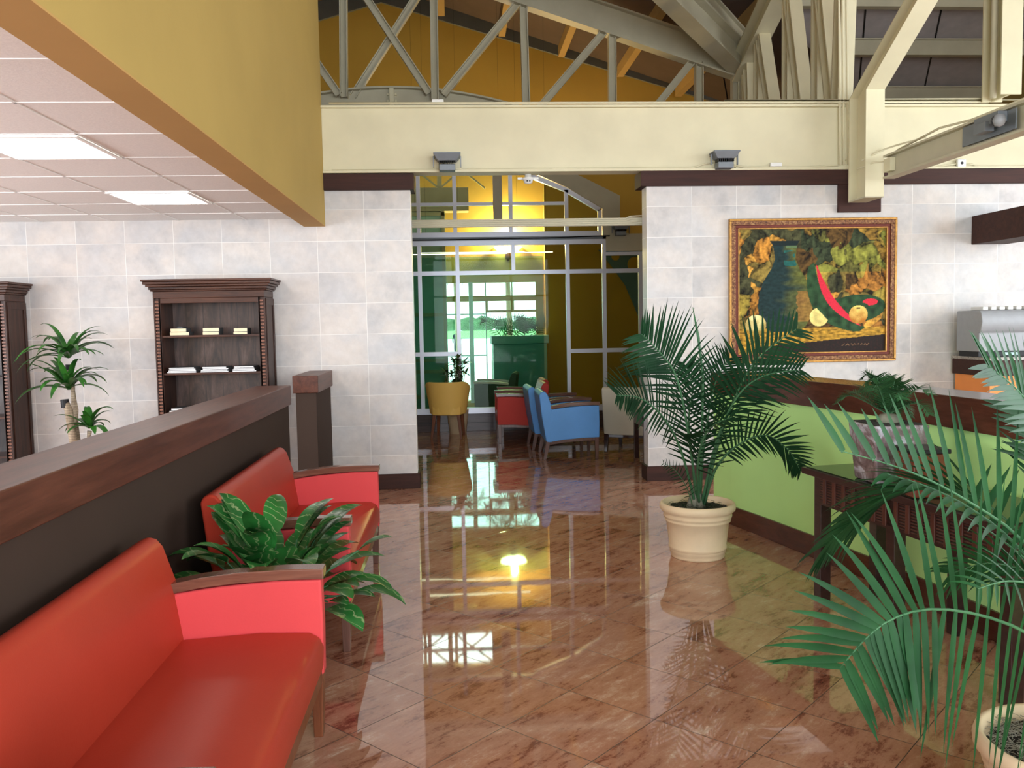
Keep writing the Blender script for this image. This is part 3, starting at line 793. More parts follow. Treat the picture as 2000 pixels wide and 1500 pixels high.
# far wall with openings: columns of opening in x
wx0, wx1 = -.70, 1.561
b = MB()
D0, D1 = GY, GY + .15
b.box(-6.6, -2.2, D0, D1, 0, 5.1); b.box(-2.2, wx0, D0, D1, 0, 4.40); b.box(-2.2, wx0, D0, D1, 5.02, 5.1)
b.box(wx1, 8.8, D0, D1, 0, 5.1)
b.box(wx0, wx1, D0, D1, 2.35, 4.40); b.box(.62, wx1, D0, D1, 4.4, 5.1); b.box(wx0, .62, D0, D1, 5.02, 5.1)
b.box(wx0, wx1, D0, D1, 2.0, 2.10); b.box(.60, wx1, D0, D1, 1.785, 1.83)
b.box(.60, .645, D0, D1, 1.83, 2.0); b.box(1.08, 1.14, D0, D1, 1.83, 2.0); b.box(wx0, wx1, D0, D1, 0, .12); b.box(.70, wx1, D0, D1, .12, .9)
struct(b.obj('wall_far', m_yellow))
b = MB()
for x in (-2.2, -1.4, -.7, -.1, .62): b.box(x - .03, x + .03, GY + .02, GY + .08, 4.4, 5.02)
b.box(.28, .36, GY - .25, GY - .17, .1, 2.35)
for x in (.605, 1.105): b.box(x - .012, x + .012, GY + .02, GY + .06, 2.1, 2.35)
b.box(.595, .615, GY + .02, GY + .06, .12, 2.0)
for z in (1.76, .98): b.box(wx0, .6, GY + .02, GY + .06, z - .012, z + .012)
struct(b.obj('window_4', m_alu))
# lower front return wall hiding the upper zone on the right, closer olive wall
struct(MB().box(1.60, 5.4, 15.0, 15.15, 0, 4.4).obj('wall_inner_right', m_yellow2))
struct(MB().box(-3.2, 1.52, 14.6, 14.608, .02, 2.70).obj('window_6', m_glass2))
t = thing('wall_decoration', 'blue grey pointed wall ornament with yellow discs at the right end of the screen', 'ornament', (2.95, 14.98, 2.2))
MB().prism([(-.42, .62), (.75, .66), (.72, .1), (.45, -.62), (.30, -.60), (.05, .0), (-.20, .35)], 'y', -.03, 0).obj('panel', paint('blue_grey_board', (.12, .22, .30), .6), t, bevel=.01)
for q, z, r in ((-.12, .50, .07), (.22, .36, .13), (.38, -.05, .09), (.55, .5, .08)): MB().tube([(q, -.045, z), (q, -.028, z)], r, 24).obj('disc', m_yellow2, t)
# left: teal glazed bays
b = MB()
b.box(-3.2, -.12, 15.3, 15.36, 0, 3.55)
struct(b.obj('wall_inner_left', m_teal))
b = MB()
for x in (-3.2, -2.4, -1.6, -.80, -.155): b.box(x - .03, x + .03, 15.22, 15.3, 0, 3.55)
for z in (3.5, 1.75, .95, .75, .3): b.box(-3.2, -.125, 15.22, 15.3, z - .03, z + .03)
b.box(-3.2, .30, 15.2, 15.5, 3.55, 3.95)
struct(b.obj('trim_14', m_creamd))
b = MB()
for k, x in enumerate([-2.6, -1.8, -1.0, -.2]):
    b.box(x - .04, x + .04, 15.25, 15.35, 3.95, 4.7); b.bar((x, 15.3, 3.95), (x + .8, 15.3, 4.6), .03, .03); b.bar((x + .8, 15.33, 3.95), (x, 15.33, 4.6), .03, .03)
b.box(-2.8, .3, 15.22, 15.38, 4.6, 4.75)
tag(b.obj('lattice_girder', m_cream), 'small lattice girder seen through the upper left panes of the screen', 'girder')
for k, (y, x) in enumerate(((13.3, .3), (13.8, .8), (14.3, .1))):
    t = thing('linear_lamp', ('thin hanging strip lamp behind the screen, the nearest of three', 'thin hanging strip lamp behind the screen, the middle of three', 'thin hanging strip lamp behind the screen, the farthest of three')[k], 'lamp', (x, y, 2.66 + .03 * k), 0, 'strip lamps behind the glazed screen')
    MB().box(-.8, .8, -.012, .012, 0, .010).obj('tube', m_strip, t)
    for q in (-.7, .7): MB().tube([(q, 0, .008), (q, 0, zl(x + q) - 2.66 - .03 * k)], .0012, 4).obj('suspension_wire', m_black, t)
# wall lamp
t = thing('wall_lamp', 'glowing bowl wall lamp on the far yellow wall seen through the screen', 'lamp', (1.04, GY, 2.98))
b = MB(); pr = [(.001, -.085), (.10, -.075), (.20, -.04), (.26, .02), (.245, .02), (.19, -.03), (.001, -.06)]; b.lathe(pr, (0, -.0, 0), 28)
for v_ in list(b.b.verts):
    if v_.co.y > 0: v_.co.y = 0
b.obj('lamp_shade', m_sconce, t, smooth=True)
b = MB(); b.box(-.05, .05, -.06, 0, -.20, -.08); b.lathe([(.02, -.25), (.03, -.2), (.02, -.1)], (0, -.06, 0), 12); b.obj('bracket', m_trimw, t, bevel=.005)
l = bpy.data.lights.new('wall_lamp_bulb', 'POINT'); l.energy = 260; l.color = (1, .72, .30); l.shadow_soft_size = .06
lo_ = bpy.data.objects.new('wall_lamp_bulb', l); lo_.location = (1.04, GY - .22, 3.10); COL.objects.link(lo_)

# ================================================================== SEATING
def seat_unit(name, label, cat, loc, rz, width, mats, group=None, legm=None, armm=None):
    """faces +x ; origin on the floor below the seat centre"""
    mseat, marm, mback = mats; legm = legm or m_leg; armm = armm or m_arm
    t = thing(name, label, cat, loc, rz, group); h = width / 2
    # seat cushion with rounded front
    b = MB(); pr = [(-.24, .27), (.29, .255), (.325, .275), (.33, .36), (.315, .395), (.28, .415), (.10, .422), (-.24, .405)]
    b.prism(pr, 'y', -h + .066, h - .066); b.obj('seat', mseat, t, bevel=.012, segs=3)
    # backrest
    b = MB(); pr = [(-.20, .26), (-.185, .40), (-.215, .60), (-.262, .745), (-.285, .775), (-.315, .785), (-.345, .772), (-.362, .745), (-.335, .50), (-.285, .20), (-.22, .20)]
    b.prism(pr, 'y', -h + .002, h - .002); b.obj('backrest', mback, t, bevel=.014, segs=3)
    for s_ in (-1, 1):
        y0, y1 = (h - .064, h) if s_ > 0 else (-h, -h + .064)
        b = MB(); pr = [(-.262, .20), (-.10, .225), (.10, .24), (.325, .245), (.328, .45), (.325, .612), (.15, .612), (-.05, .598), (-.218, .578)]
        b.prism(pr, 'y', y0, y1); b.obj('arm_panel', marm, t, bevel=.010, segs=3)
        b = MB(); top = [(-.232, .616), (-.12, .636), (.02, .650), (.18, .656), (.335, .654)]
        bot = [(.335, .614), (.18, .616), (.02, .610), (-.12, .597), (-.226, .578)]
        b.prism(top + bot, 'y', y0 - .006, y1 + .006); b.obj('arm_cap', armm, t, bevel=.004)
        # front leg, rear leg
        yl = y0 + .004
        MB().hexa([(.278, yl + .006, 0), (.312, yl + .006, 0), (.312, yl + .044, 0), (.278, yl + .044, 0), (.272, yl, .25), (.322, yl, .25), (.322, yl + .055, .25), (.272, yl + .055, .25)]).obj('leg', legm, t, bevel=.003)
        MB().hexa([(-.325, yl + .006, 0), (-.290, yl + .006, 0), (-.290, yl + .044, 0), (-.325, yl + .044, 0), (-.285, yl, .22), (-.235, yl, .22), (-.235, yl + .055, .22), (-.285, yl + .055, .22)]).obj('leg', legm, t, bevel=.003)
        b = MB(); b.prism([(-.27, .165), (-.1, .192), (.1, .205), (.318, .21), (.318, .25), (.1, .243), (-.1, .228), (-.27, .205)], 'y', yl + .008, yl + .05); b.obj('side_rail', legm, t, bevel=.002)
    MB().box(.285, .318, -h + .06, h - .06, .215, .265).obj('front_rail', legm, t, bevel=.002)
    MB().box(-.275, -.24, -h + .06, h - .06, .17, .22).obj('back_rail', legm, t, bevel=.002)
    return t
seat_unit('sofa', 'red vinyl two-seat sofa nearest the viewer at the lower left', 'sofa', (-.845, 2.475, 0), 0, 1.58, (m_red, m_red_daylit, m_red), 'red sofas against the brown low wall', m_tanleg)  # warmer leg wood here: orange light on the legs put into the colour
seat_unit('sofa', 'red vinyl two-seat sofa beyond the leafy floor plant', 'sofa', (-.845, 4.86, 0), 0, 1.60, (m_red, m_red_daylit, m_red), 'red sofas against the brown low wall')
seat_unit('armchair', 'sky blue armchair with wooden arms, the nearer blue one', 'armchair', (1.305, 10.02, 0), 0, .66, (m_bluef, m_bluef, m_bluef), 'blue armchairs')
seat_unit('armchair', 'sky blue armchair half hidden behind the nearer blue one', 'armchair', (1.235, 10.78, 0), .02, .66, (m_bluef, m_bluef, m_bluef), 'blue armchairs')
m_redd = vinyl('coral_red_vinyl', (.52, .055, .045))
seat_unit('armchair', 'coral red armchair facing left beside the blue armchairs, the nearer red one', 'armchair', (.86, 11.46, 0), PI, .62, (m_redd, m_redd, m_redd), 'red armchairs')
seat_unit('armchair', 'coral red armchair facing left, farther back against the glazed screen', 'armchair', (.93, 12.14, 0), PI, .62, (m_redd, m_redd, m_redd), 'red armchairs')
seat_unit('armchair', 'cream upholstered armchair half hidden by the right doorway edge', 'armchair', (2.20, 10.35, 0), math.radians(62), .66, (m_creamf, m_creamf, m_creamf), None, m_table, m_black)
# round dark coffee table
t = thing('side_table', 'dark wooden table at the right edge of the doorway beside the cream armchair', 'table', (2.30, 9.42, 0))
MB().box(-.30, .30, -.30, .30, .50, .56).obj('table_top', m_table, t, bevel=.005)
for sx in (-1, 1):
    for sy in (-1, 1): MB().box(sx * .25 - .025, sx * .25 + .025, sy * .25 - .025, sy * .25 + .025, 0, .44).obj('leg', m_table, t, bevel=.003)
b = MB()
for s_ in (-1, 1): b.box(-.27, .27, s_ * .265 - .012, s_ * .265 + .012, .41, .50)
b.obj('apron', m_table, t)
b = MB()
for s_ in (-1, 1): b.box(s_ * .265 - .012, s_ * .265 + .012, -.25, .25, .41, .50)
b.obj('side_apron', m_table, t)

# mustard tub chair seen from behind
t = thing('tub_chair', 'mustard yellow tub chair with its rounded back to the viewer', 'chair', (-.11, 11.95, 0), math.radians(-8))
b = MB(); n = 28; rows = []
def tub(th, z):
    # th 0 = back centre ; +-125deg wraps to the front
    f = (z - .33) / .45
    r = .235 + .06 * f
    return (r * 1.06 * math.sin(th), -r * math.cos(th) * .98)
for zi in range(7):
    z = .33 + .455 * zi / 6; row = []
    for k in range(n + 1):
        th = math.radians(-128 + 256 * k / n); a = abs(th) / math.radians(128)
        zz = z if a < .45 else z - (z - .33) * .38 * ((a - .45) / .55) ** 1.3
        x, y = tub(th, z); row.append((x, y, zz))
    rows.append(row)
outer = [[b.b.verts.new(p) for p in r] for r in rows]
inner = [[b.b.verts.new((p[0] * .80, p[1] * .80, p[2] + (.0 if i < 6 else -.004))) for p in r] for i, r in enumerate(rows)]
for i in range(6):
    for k in range(n):
        b.face([outer[i][k], outer[i][k + 1], outer[i + 1][k + 1], outer[i + 1][k]]); b.face([inner[i][k + 1], inner[i][k], inner[i + 1][k], inner[i + 1][k + 1]])
for k in range(n): b.face([outer[6][k], outer[6][k + 1], inner[6][k + 1], inner[6][k]]); b.face([outer[0][k + 1], outer[0][k], inner[0][k], inner[0][k + 1]])
for i in range(6):
    b.face([outer[i][0], outer[i + 1][0], inner[i + 1][0], inner[i][0]]); b.face([outer[i + 1][n], outer[i][n], inner[i][n], inner[i + 1][n]])
o = b.obj('tub_back', m_yel_uph, t, bevel=.018, segs=3)
b = MB(); b.prism([(-.20, -.17), (-.22, .0), (-.22, .2), (-.18, .25), (.18, .25), (.22, .2), (.22, 0), (.20, -.17), (.1, -.225), (-.1, -.225)], 'z', .325, .45); b.obj('seat', m_yel_uph, t, bevel=.02, segs=3)
for sx, sy, tx, ty in ((-1, -1, .04, -.045), (1, -1, .04, -.045), (-1, 1, .02, .03), (1, 1, .02, .03)):
    x, y = sx * .165, (-.17 if sy < 0 else .19)
    a, c = .024, .015; X, Y = x + sx * tx, y + ty
    MB().hexa([(X - c, Y - c, 0), (X + c, Y - c, 0), (X + c, Y + c, 0), (X - c, Y + c, 0), (x - a, y - a, .33), (x + a, y - a, .33), (x + a, y + a, .33), (x - a, y + a, .33)]).obj('leg', m_tanleg, t, bevel=.004)

# ================================================================== BOOKCASES
def bookcase(label, loc, w_=.975, d_=.36):
    t = thing('bookcase', label, 'bookcase', loc, 0, 'dark carved bookcases'); h = w_ / 2
    for s_ in (-1, 1):
        x0, x1 = (h - .06, h) if s_ > 0 else (-h, -h + .06)
        b = MB(); b.box(x0 + (.0 if s_ > 0 else .0), x1, -d_ + .025, 0, .09, 1.84); b.obj('side_panel', m_case, t, bevel=.003)
        b = MB(); b.box(x1 - .012 if s_ < 0 else x0 - .001, x0 + .012 if s_ > 0 else x1 + .001, -d_, -d_ + .028, .09, 1.84)
        xa, xb = (x0, x1)
        b.box(xa, xa + .012, -d_, -d_ + .028, .09, 1.84); b.box(xb - .012, xb, -d_, -d_ + .028, .09, 1.84); b.box(xa + .012, xb - .012, -d_ + .014, -d_ + .028, .09, 1.84)
        b.mi = 1; z = .12
        while z < 1.82: b.box(xa + .014, xb - .014, -d_ + .001, -d_ + .016, z, z + .016); z += .030
        b.mi = 0; b.obj('carved_pilaster', [m_case, m_bead], t, bevel=.0015)
        if s_ > 0:
            b = MB(); xs = x1
            b.box(xs, xs + .008, -d_ + .03, -d_ + .07, .10, 1.83); b.box(xs, xs + .008, -.045, -.005, .10, 1.83); b.box(xs, xs + .008, -d_ + .07, -.045, 1.77, 1.83); b.obj('side_moulding', m_case, t, bevel=.002)
    MB().box(-h + .06, h - .06, -.02, -.004, .09, 1.84).obj('back_panel', m_back, t)
    b = MB(); b.box(-h + .06, h - .06, -d_ + .005, -d_ + .03, 1.795, 1.84); b.obj('top_rail', m_casex, t, bevel=.003)
    MB().box(-h - .0, h + .0, -d_ - .005, 0, 1.84, 1.90).obj('frieze', m_casex, t, bevel=.004)
    # stepped cornice
    b = MB()
    for e, z0, z1 in ((.018, 1.90, 1.915), (.030, 1.915, 1.94), (.048, 1.94, 1.96), (.066, 1.96, 1.985), (.078, 1.985, 2.005)):
        b.box(-h - e, h + e, -d_ - e, 0, z0, z1)
    b.obj('cornice', m_casex, t, bevel=.006, segs=2)
    for z in (.45, .80, 1.155, 1.49): MB().box(-h + .06, h - .06, -d_ + .015, -.02, z, z + .018).obj('shelf', m_casex, t, bevel=.002)
    MB().box(-h, h, -d_, 0, 0, .09).obj('plinth', m_casex, t, bevel=.005)
    return t
bookcase('dark carved wooden bookcase holding books and magazines on its shelves', (-2.17, WY - .012, 0))
bookcase('dark carved bookcase cut off by the left edge of the photo', (-4.41, WY - .012, 0))

def book(label, x, z, w_, h_, d_, kind, group, rz=0, y=None, open_=False):
    t = thing('book' if kind != 'mag' else 'magazine', label, 'book' if kind != 'mag' else 'magazine', (x, y if y else 7.97, z), rz, group)
    cv = m_cover; pg = m_page if kind == 'book' else m_pagew
    c = .0025 if kind == 'book' else .001
    MB().box(-w_ / 2, w_ / 2 - .004, -d_ / 2 + .002, d_ / 2 - .002, c, h_ - c).obj('pages', pg, t)
    b = MB(); b.box(-w_ / 2, w_ / 2, -d_ / 2, d_ / 2, 0, c); b.box(w_ / 2 - .004, w_ / 2, -d_ / 2, d_ / 2, c, h_ - c); b.box(-w_ / 2, w_ / 2, -d_ / 2, d_ / 2, h_ - c, h_)
    if open_: b.hexa([(-.02, -d_ / 2, h_), (.05, -d_ / 2, h_), (.05, d_ / 2, h_), (-.02, d_ / 2, h_), (.0, -d_ / 2, h_ + .016), (.02, -d_ / 2, h_ + .016), (.02, d_ / 2, h_ + .016), (.0, d_ / 2, h_ + .016)])
    b.obj('cover', cv if kind != 'magy' else m_covery, t); return t
S1 = 1.508; gB = 'paperbacks on the top shelf'
book('tan-edged paperback at the bottom of the left stack on the upper shelf', -2.455, S1, .17, .032, .14, 'book', gB)
book('paperback with lifted cover on top of the left stack on the upper shelf', -2.465, S1 + .032, .14, .032, .13, 'book', gB, 0, None, True)
book('cream-edged paperback at the bottom of the middle stack on the upper shelf', -2.18, S1, .145, .030, .14, 'book', gB)
book('cream-edged paperback on top of the middle stack on the upper shelf', -2.178, S1 + .030, .145, .034, .135, 'book', gB)
book('cream-edged paperback at the bottom of the right stack on the upper shelf', -1.92, S1, .125, .024, .14, 'book', gB)
book('cream-edged paperback on top of the right stack on the upper shelf', -1.918, S1 + .024, .12, .034, .135, 'book', gB)
S2 = 1.173; gM = 'magazines on the middle shelf'; nth = ['lowest', 'second', 'third', 'topmost']
for si, (x, nm) in enumerate(((-2.44, 'left'), (-2.15, 'middle'), (-1.90, 'right'))):
    for k in range(4):
        wv = (.26, .25, .21)[si] - k * .012
        book('%s white-paged magazine in the %s pile on the middle shelf' % (nth[k], nm), x + random.uniform(-.008, .008), S2 + k * .0125, wv, .0115, .19, 'mag', gM, random.uniform(-.05, .05), 7.98)
for k in range(2):
    book('%s magazine of the flat pair on the lower shelf of the bookcase' % ('lower' if k == 0 else 'upper'), -2.44, .818 + k * .02, .26 - .03 * k, .018, .2, 'mag', 'magazines on the lower shelf', .03 * k, 7.98)

# ================================================================== PAINTING
def tri_noise(x, y, s): return noise.noise(V((x * s, y * s, 3.1)))
def paint_px(u, v):
    """u 0..1 left-right, v 0..1 top-bottom"""
    X, Y = u * 1.17, v
    wx, wy = X + .05 * tri_noise(X, Y, 6), Y + .05 * tri_noise(X + 5, Y, 6)
    d, pts = noise.voronoi(V((wx * 7 + wy * 2.5, wy * 6.5 - wx * 2.5, 0)), distance_metric='MANHATTAN')
    cid = pts[0]; h1 = (math.sin(cid.x * 12.9 + cid.y * 78.2) * 43758.5) % 1; h2 = (math.sin(cid.x * 39.3 + cid.y * 11.1) * 2345.7) % 1
    ang = h1 * 6.28; gx = (wx * math.cos(ang) + wy * math.sin(ang))
    streak = noise.noise(V((gx * 34, (wy * math.cos(ang) - wx * math.sin(ang)) * 9, h1 * 9)))
    fine = noise.noise(V((X * 60, Y * 60, 1)))
    base = [(.46, .20, .03), (.36, .15, .025), (.30, .22, .035), (.52, .26, .04), (.20, .14, .03), (.05, .05, .02)][int(h2 * 5.99)]
    k = .70 + 1.15 * streak + .5 * fine + (.5 * (d[1] - d[0])) - (.25 if d[1] - d[0] < .03 else 0)
    if u > .42 and v < .35: base = tuple(a * b_ for a, b_ in zip(base, (.62, .85, .9)))
    dk = noise.noise(V((X * 3.2, Y * 3.2, 7)))
    dk += .12 * noise.noise(V((X * 18, Y * 18, 1)))
    if dk > .15: k *= .30; base = (.30, .16, .04)
    if v > .80:
        base = (.55, .30, .035); k = .7 + .8 * noise.noise(V((X * 30, Y * 70, 4)))
    c = [a * max(.03, k) for a in base]
    if v > .93 - (u - .35) * .10 and u > .12 and v > .86: c = [.018 + .02 * max(0, fine), .012, .010]
    # vase
    t_ = v
    prof = [(.095, .105), (.13, .085), (.165, .08), (.24, .072), (.32, .10), (.42, .155), (.52, .185), (.62, .195), (.70, .185), (.78, .15), (.83, .10)]
    if prof[0][0] < t_ < prof[-1][0]:
        for (a, ra), (bb, rb) in zip(prof, prof[1:]):
            if a <= t_ <= bb: r = ra + (rb - ra) * (t_ - a) / (bb - a)
        cx = .315 - (.0 if t_ > .3 else (.3 - t_) * .02); q = (u - cx) / (r * .96)
        if abs(q) < 1:
            n1 = noise.noise(V((X * 9, Y * 20, 2))); n2 = noise.noise(V((X * 30, Y * 50, 8)))
            a = (.012, .030, .030); bcol = (.10, .11, .025); o_ = (.30, .14, .03)
            f = max(0, min(1, q * 1.1 + .15 + n1 * .7)); c = [a[i] * (1 - f) + bcol[i] * f for i in range(3)]
            if .5 < t_ < .75 and q > .45 + n1 * .4: c = [c[i] * .4 + o_[i] * .7 for i in range(3)]
            if .17 < t_ < .30 and -.1 < q < .9 and n1 > -.1: c = [.015, .10, .085]
            c = [max(.003, x * (1 + .5 * n2)) for x in c]
            if t_ < .135: c = [.010, .018, .018]
            if .135 < t_ < .155 and q > .1: c = [.10, .16, .07]
    # melon slice (green body, red crescent)
    def inell(cx, cy, rx, ry, rot):
        dx, dy = (u - cx) * 1.17, v - cy; a = dx * math.cos(rot) + dy * math.sin(rot); b_ = -dx * math.sin(rot) + dy * math.cos(rot); return (a / rx) ** 2 + (b_ / ry) ** 2
    n1 = noise.noise(V((X * 22, Y * 22, 5)))
    P = V((X, Y)); C0 = V((1.17 * .88, .10)); R_ = (P - C0).length
    an = math.atan2(Y - C0.y, X - C0.x)
    # crescent centred upper right
    s_ = (an - 1.62) / (2.83 - 1.62)
    if 0 < s_ < 1:
        w1 = math.sin(PI * s_)
        if .57 < R_ + .0 < .70 + .045 * w1 and u < .87: pass
    def seg(x0, y0, x1, y1, bow):
        # returns (t, signed distance to bowed line)
        a = V((x0 * 1.17, y0)); e = V((x1 * 1.17, y1)); d_ = e - a; L = d_.length; d_ /= L; nn = V((-d_.y, d_.x)); r = P - a
        tt = r.dot(d_) / L; return tt, r.dot(nn) - bow * math.sin(PI * max(0, min(1, tt)))
    tt, sd = seg(.50, .28, .85, .815, .105)
    if 0 < tt < 1 and -.015 < sd < .085 * math.sin(PI * tt) ** .5 + .03: c = [max(.004, x * (1 + .8 * n1)) for x in (.022, .060, .022)]
    if inell(.79, .655, .25, .115, -.12) < 1 and u > .60: c = [max(.004, x * (1 + .9 * n1)) for x in (.020, .055, .020)]
    tt, sd = seg(.525, .29, .835, .795, .075)
    if 0 < tt < 1 and abs(sd) < .032 * math.sin(PI * tt) ** .8: c = [.62, .025, .050]
    if inell(.895, .60, .062, .028, -.05) < 1 and inell(.85, .635, .045, .03, .3) > 1: c = [.60, .025, .045]
    def fruit(cx, cy, r, hi, lo_):
        dx, dy = (u - cx) * 1.17 / r, (v - cy) / r; q = dx * dx + dy * dy
        if q < 1:
            f = max(0, min(1, .55 - .45 * dy - .3 * abs(dx) + .5 * n1)); return [lo_[i] * (1 - f) + hi[i] * f for i in range(3)]
    r_ = fruit(.815, .70, .075, (.85, .62, .16), (.42, .16, .02)); c = r_ or c
    if abs(u - .815) < .014 and abs(v - .648) < .005: c = [.05, .03, .01]
    r_ = fruit(.115, .77, .082, (.88, .80, .36), (.35, .22, .04)); c = r_ or c
    if seg(.475, .655, .60, .755, 0)[1] > 0 or True:
        q = inell(.545, .715, .075, .075, 0); tt, sd = seg(.49, .60, .63, .78, .0)
        if q < 1 and sd > -.005: c = [x * (1 + .5 * n1) for x in (.74, .60, .20)]
    # scribbled signature, lower right
    if .70 < u < .90 and abs(v - .945 - .006 * math.sin(u * 260)) < .0035 and noise.noise(V((u * 90, 0, 0))) > -.1: c = [.22, .12, .06]
    return c
def make_painting():
    PW, PH = 1.665, 1.395
    x0, zt = 2.657, 2.522
    t = thing('framed_painting', 'gilt-framed still life of a dark vase with melon slice and yellow fruit', 'painting', (x0 + PW / 2, WY - .003, zt - PH))
    fw = .10
    cw, chh = PW - 2 * fw, PH - 2 * fw; NX, NY = 300, 250
    xs = np.linspace(-cw / 2, cw / 2, NX + 1); zs = np.linspace(fw, PH - fw, NY + 1)
    verts = [(float(x), -.012, float(z)) for z in zs for x in xs]
    faces = [(j * (NX + 1) + i, j * (NX + 1) + i + 1, (j + 1) * (NX + 1) + i + 1, (j + 1) * (NX + 1) + i) for j in range(NY) for i in range(NX)]
    me = bpy.data.meshes.new('canvas'); me.from_pydata(verts, [], faces)
    ca = me.color_attributes.new('paint', 'FLOAT_COLOR', 'POINT')
    buf = np.ones((len(verts), 4), dtype=np.float32)
    for j in range(NY + 1):
        for i in range(NX + 1):
            buf[j * (NX + 1) + i, :3] = paint_px(i / NX, 1 - j / NY)
    ca.data.foreach_set('color', buf.ravel())
    g = G('oil_paint'); at_ = g.n('Attribute', attribute_name='paint')
    v_ = g.coords(); fn = g.noise(v_, 70, 6, .7, .6)
    c = g.mix(.55, at_.outputs['Color'], g.ramp(fn, [(.3, (.45, .45, .45)), (.7, (1, 1, 1))]), 'MULTIPLY')
    sc_ = g.n('MixRGB', blend_type='MULTIPLY'); sc_.inputs[0].default_value = 1; g.t.links.new(c, sc_.inputs[1]); sc_.inputs[2].default_value = (1.25, 1.25, 1.25, 1)
    g.out(sc_.outputs[0], .5, spec=.12); g.bump(fn, .3, .002)
    me.materials.append(g.m); o = bpy.data.objects.new('canvas', me); COL.objects.link(o); o.parent = t
    gold = paint('gilt_frame_moulding', (.42, .22, .06), .35, .3, 30, metal=.5); orn = G('ornate_bronze_moulding')
    v_ = orn.coords(); n_ = orn.noise(v_, 60, 4, .7); orn.out(orn.ramp(n_, [(.35, (.06, .018, .008)), (.5, (.20, .075, .028)), (.65, (.42, .24, .09))]), .4, metal=.3); orn.bump(n_, .8, .01)
    redm = paint('dark_red_frame_band', (.14, .025, .015), .45, .15, 20)
    def ring(name, a, b_, y0, y1, mat, bev=.003):
        b = MB(); X0, X1, Z0, Z1 = -PW / 2 + a, PW / 2 - a, a, PH - a; q = b_ - a
        b.box(X0, X1, y0, y1, Z1 - q, Z1); b.box(X0, X1, y0, y1, Z0, Z0 + q); b.box(X0, X0 + q, y0, y1, Z0 + q, Z1 - q); b.box(X1 - q, X1, y0, y1, Z0 + q, Z1 - q)
        b.obj(name, mat, t, bevel=bev)
    ring('gilt_outer_bead', 0, .022, -.045, 0, gold, .006); ring('ornate_band', .022, .062, -.038, 0, orn.m); ring('red_band', .062, .088, -.028, 0, redm); ring('gilt_inner_lip', .088, .101, -.032, -.0, gold)
make_painting()

# ================================================================== COUNTER + DISPENSER (right)
t = thing('counter', 'granite-topped serving counter with orange front panel at the right edge', 'counter', (4.90, 7.58, 0))
MB().box(0, 3.6, 0, .62, 1.135, 1.165).obj('worktop', m_granite, t, bevel=.004)
MB().box(.0, 3.6, .02, .60, .99, 1.135).obj('wooden_band', m_trimw, t, bevel=.003)
MB().box(.02, 3.6, .03, .58, .10, .99).obj('orange_panel', m_orange, t)
MB().box(.04, 3.6, .05, .58, 0, .10).obj('kick_board', m_trimw, t)
t = thing('drink_dispenser', 'stainless steel countertop drink machine with a bulging front beside the wall', 'machine', (5.10, 7.90, 1.165))
b = MB(); pr = [(-.20, .05), (-.20, .225), (-.225, .25), (-.245, .33), (-.225, .41), (-.20, .435), (.16, .435), (.16, .05)]
b.prism(pr, 'x', -.235, .30); b.obj('housing', m_steel, t, bevel=.010, segs=3)
MB().box(-.22, .29, -.17, .14, .0, .05).obj('black_base', m_black, t, bevel=.003)
b = MB(); b.box(-.236, .301, -.203, -.198, .226, .230); b.obj('door_seam', m_black, t)
MB().box(.03, .16, -.185, -.165, .015, .04).obj('display', m_bluegl, t)
for k in range(6):
    o = MB().box(-.026, .026, -.12, .12, 0, .035).obj('napkin_bundle', m_white, None, bevel=.008); o.location = (4.99 + k * .082, 7.90, 1.601); o.rotation_euler = (0, 0, -.12)
    tag(o, 'white rolled napkin bundle lying on the steel drink machine', 'napkin', 'napkins on the drink machine')

# ================================================================== CONSOLE TABLE (right) with rattan apron
ang = math.atan2(-.11, 1)
t = thing('console_table', 'dark wooden console table with woven rattan apron along the green wall', 'table', (1.955, 4.56, 0), math.radians(8.0))
# local: +x towards the green wall, -y towards the viewer
LW, LL = .42, 1.42
MB().box(-.05, LW, -LL, .05, .70, .735).obj('table_top', m_table, t, bevel=.004)
glt = paint('dark_glossy_table_glass', (.02, .03, .015), .03, .02)
MB().box(-.03, LW - .02, -LL + .02, .03, .735, .740).obj('glass_top', glt, t)
for yy in (-.035, -.66, -LL + .035):
    for xx in (.03, LW - .05): MB().box(xx - .032, xx + .032, yy - .032, yy + .032, 0, .70).obj('leg', m_table, t, bevel=.003)
b = MB(); b.box(-.002, .012, -LL + .06, -.06, .56, .70); b.obj('woven_apron', m_weave, t)
k = 0; y = -.10
while y > -LL + .1:
    b = MB(); b.box(-.012, .016, y - .028, y, .555, .70); b.obj('rattan_strap', m_strap, t, bevel=.004); y -= .085
b = MB(); b.box(-.006, .014, -LL + .06, -.06, .545, .562); b.box(-.006, .014, -LL + .06, -.06, .685, .70); b.obj('apron_rail', m_table, t)
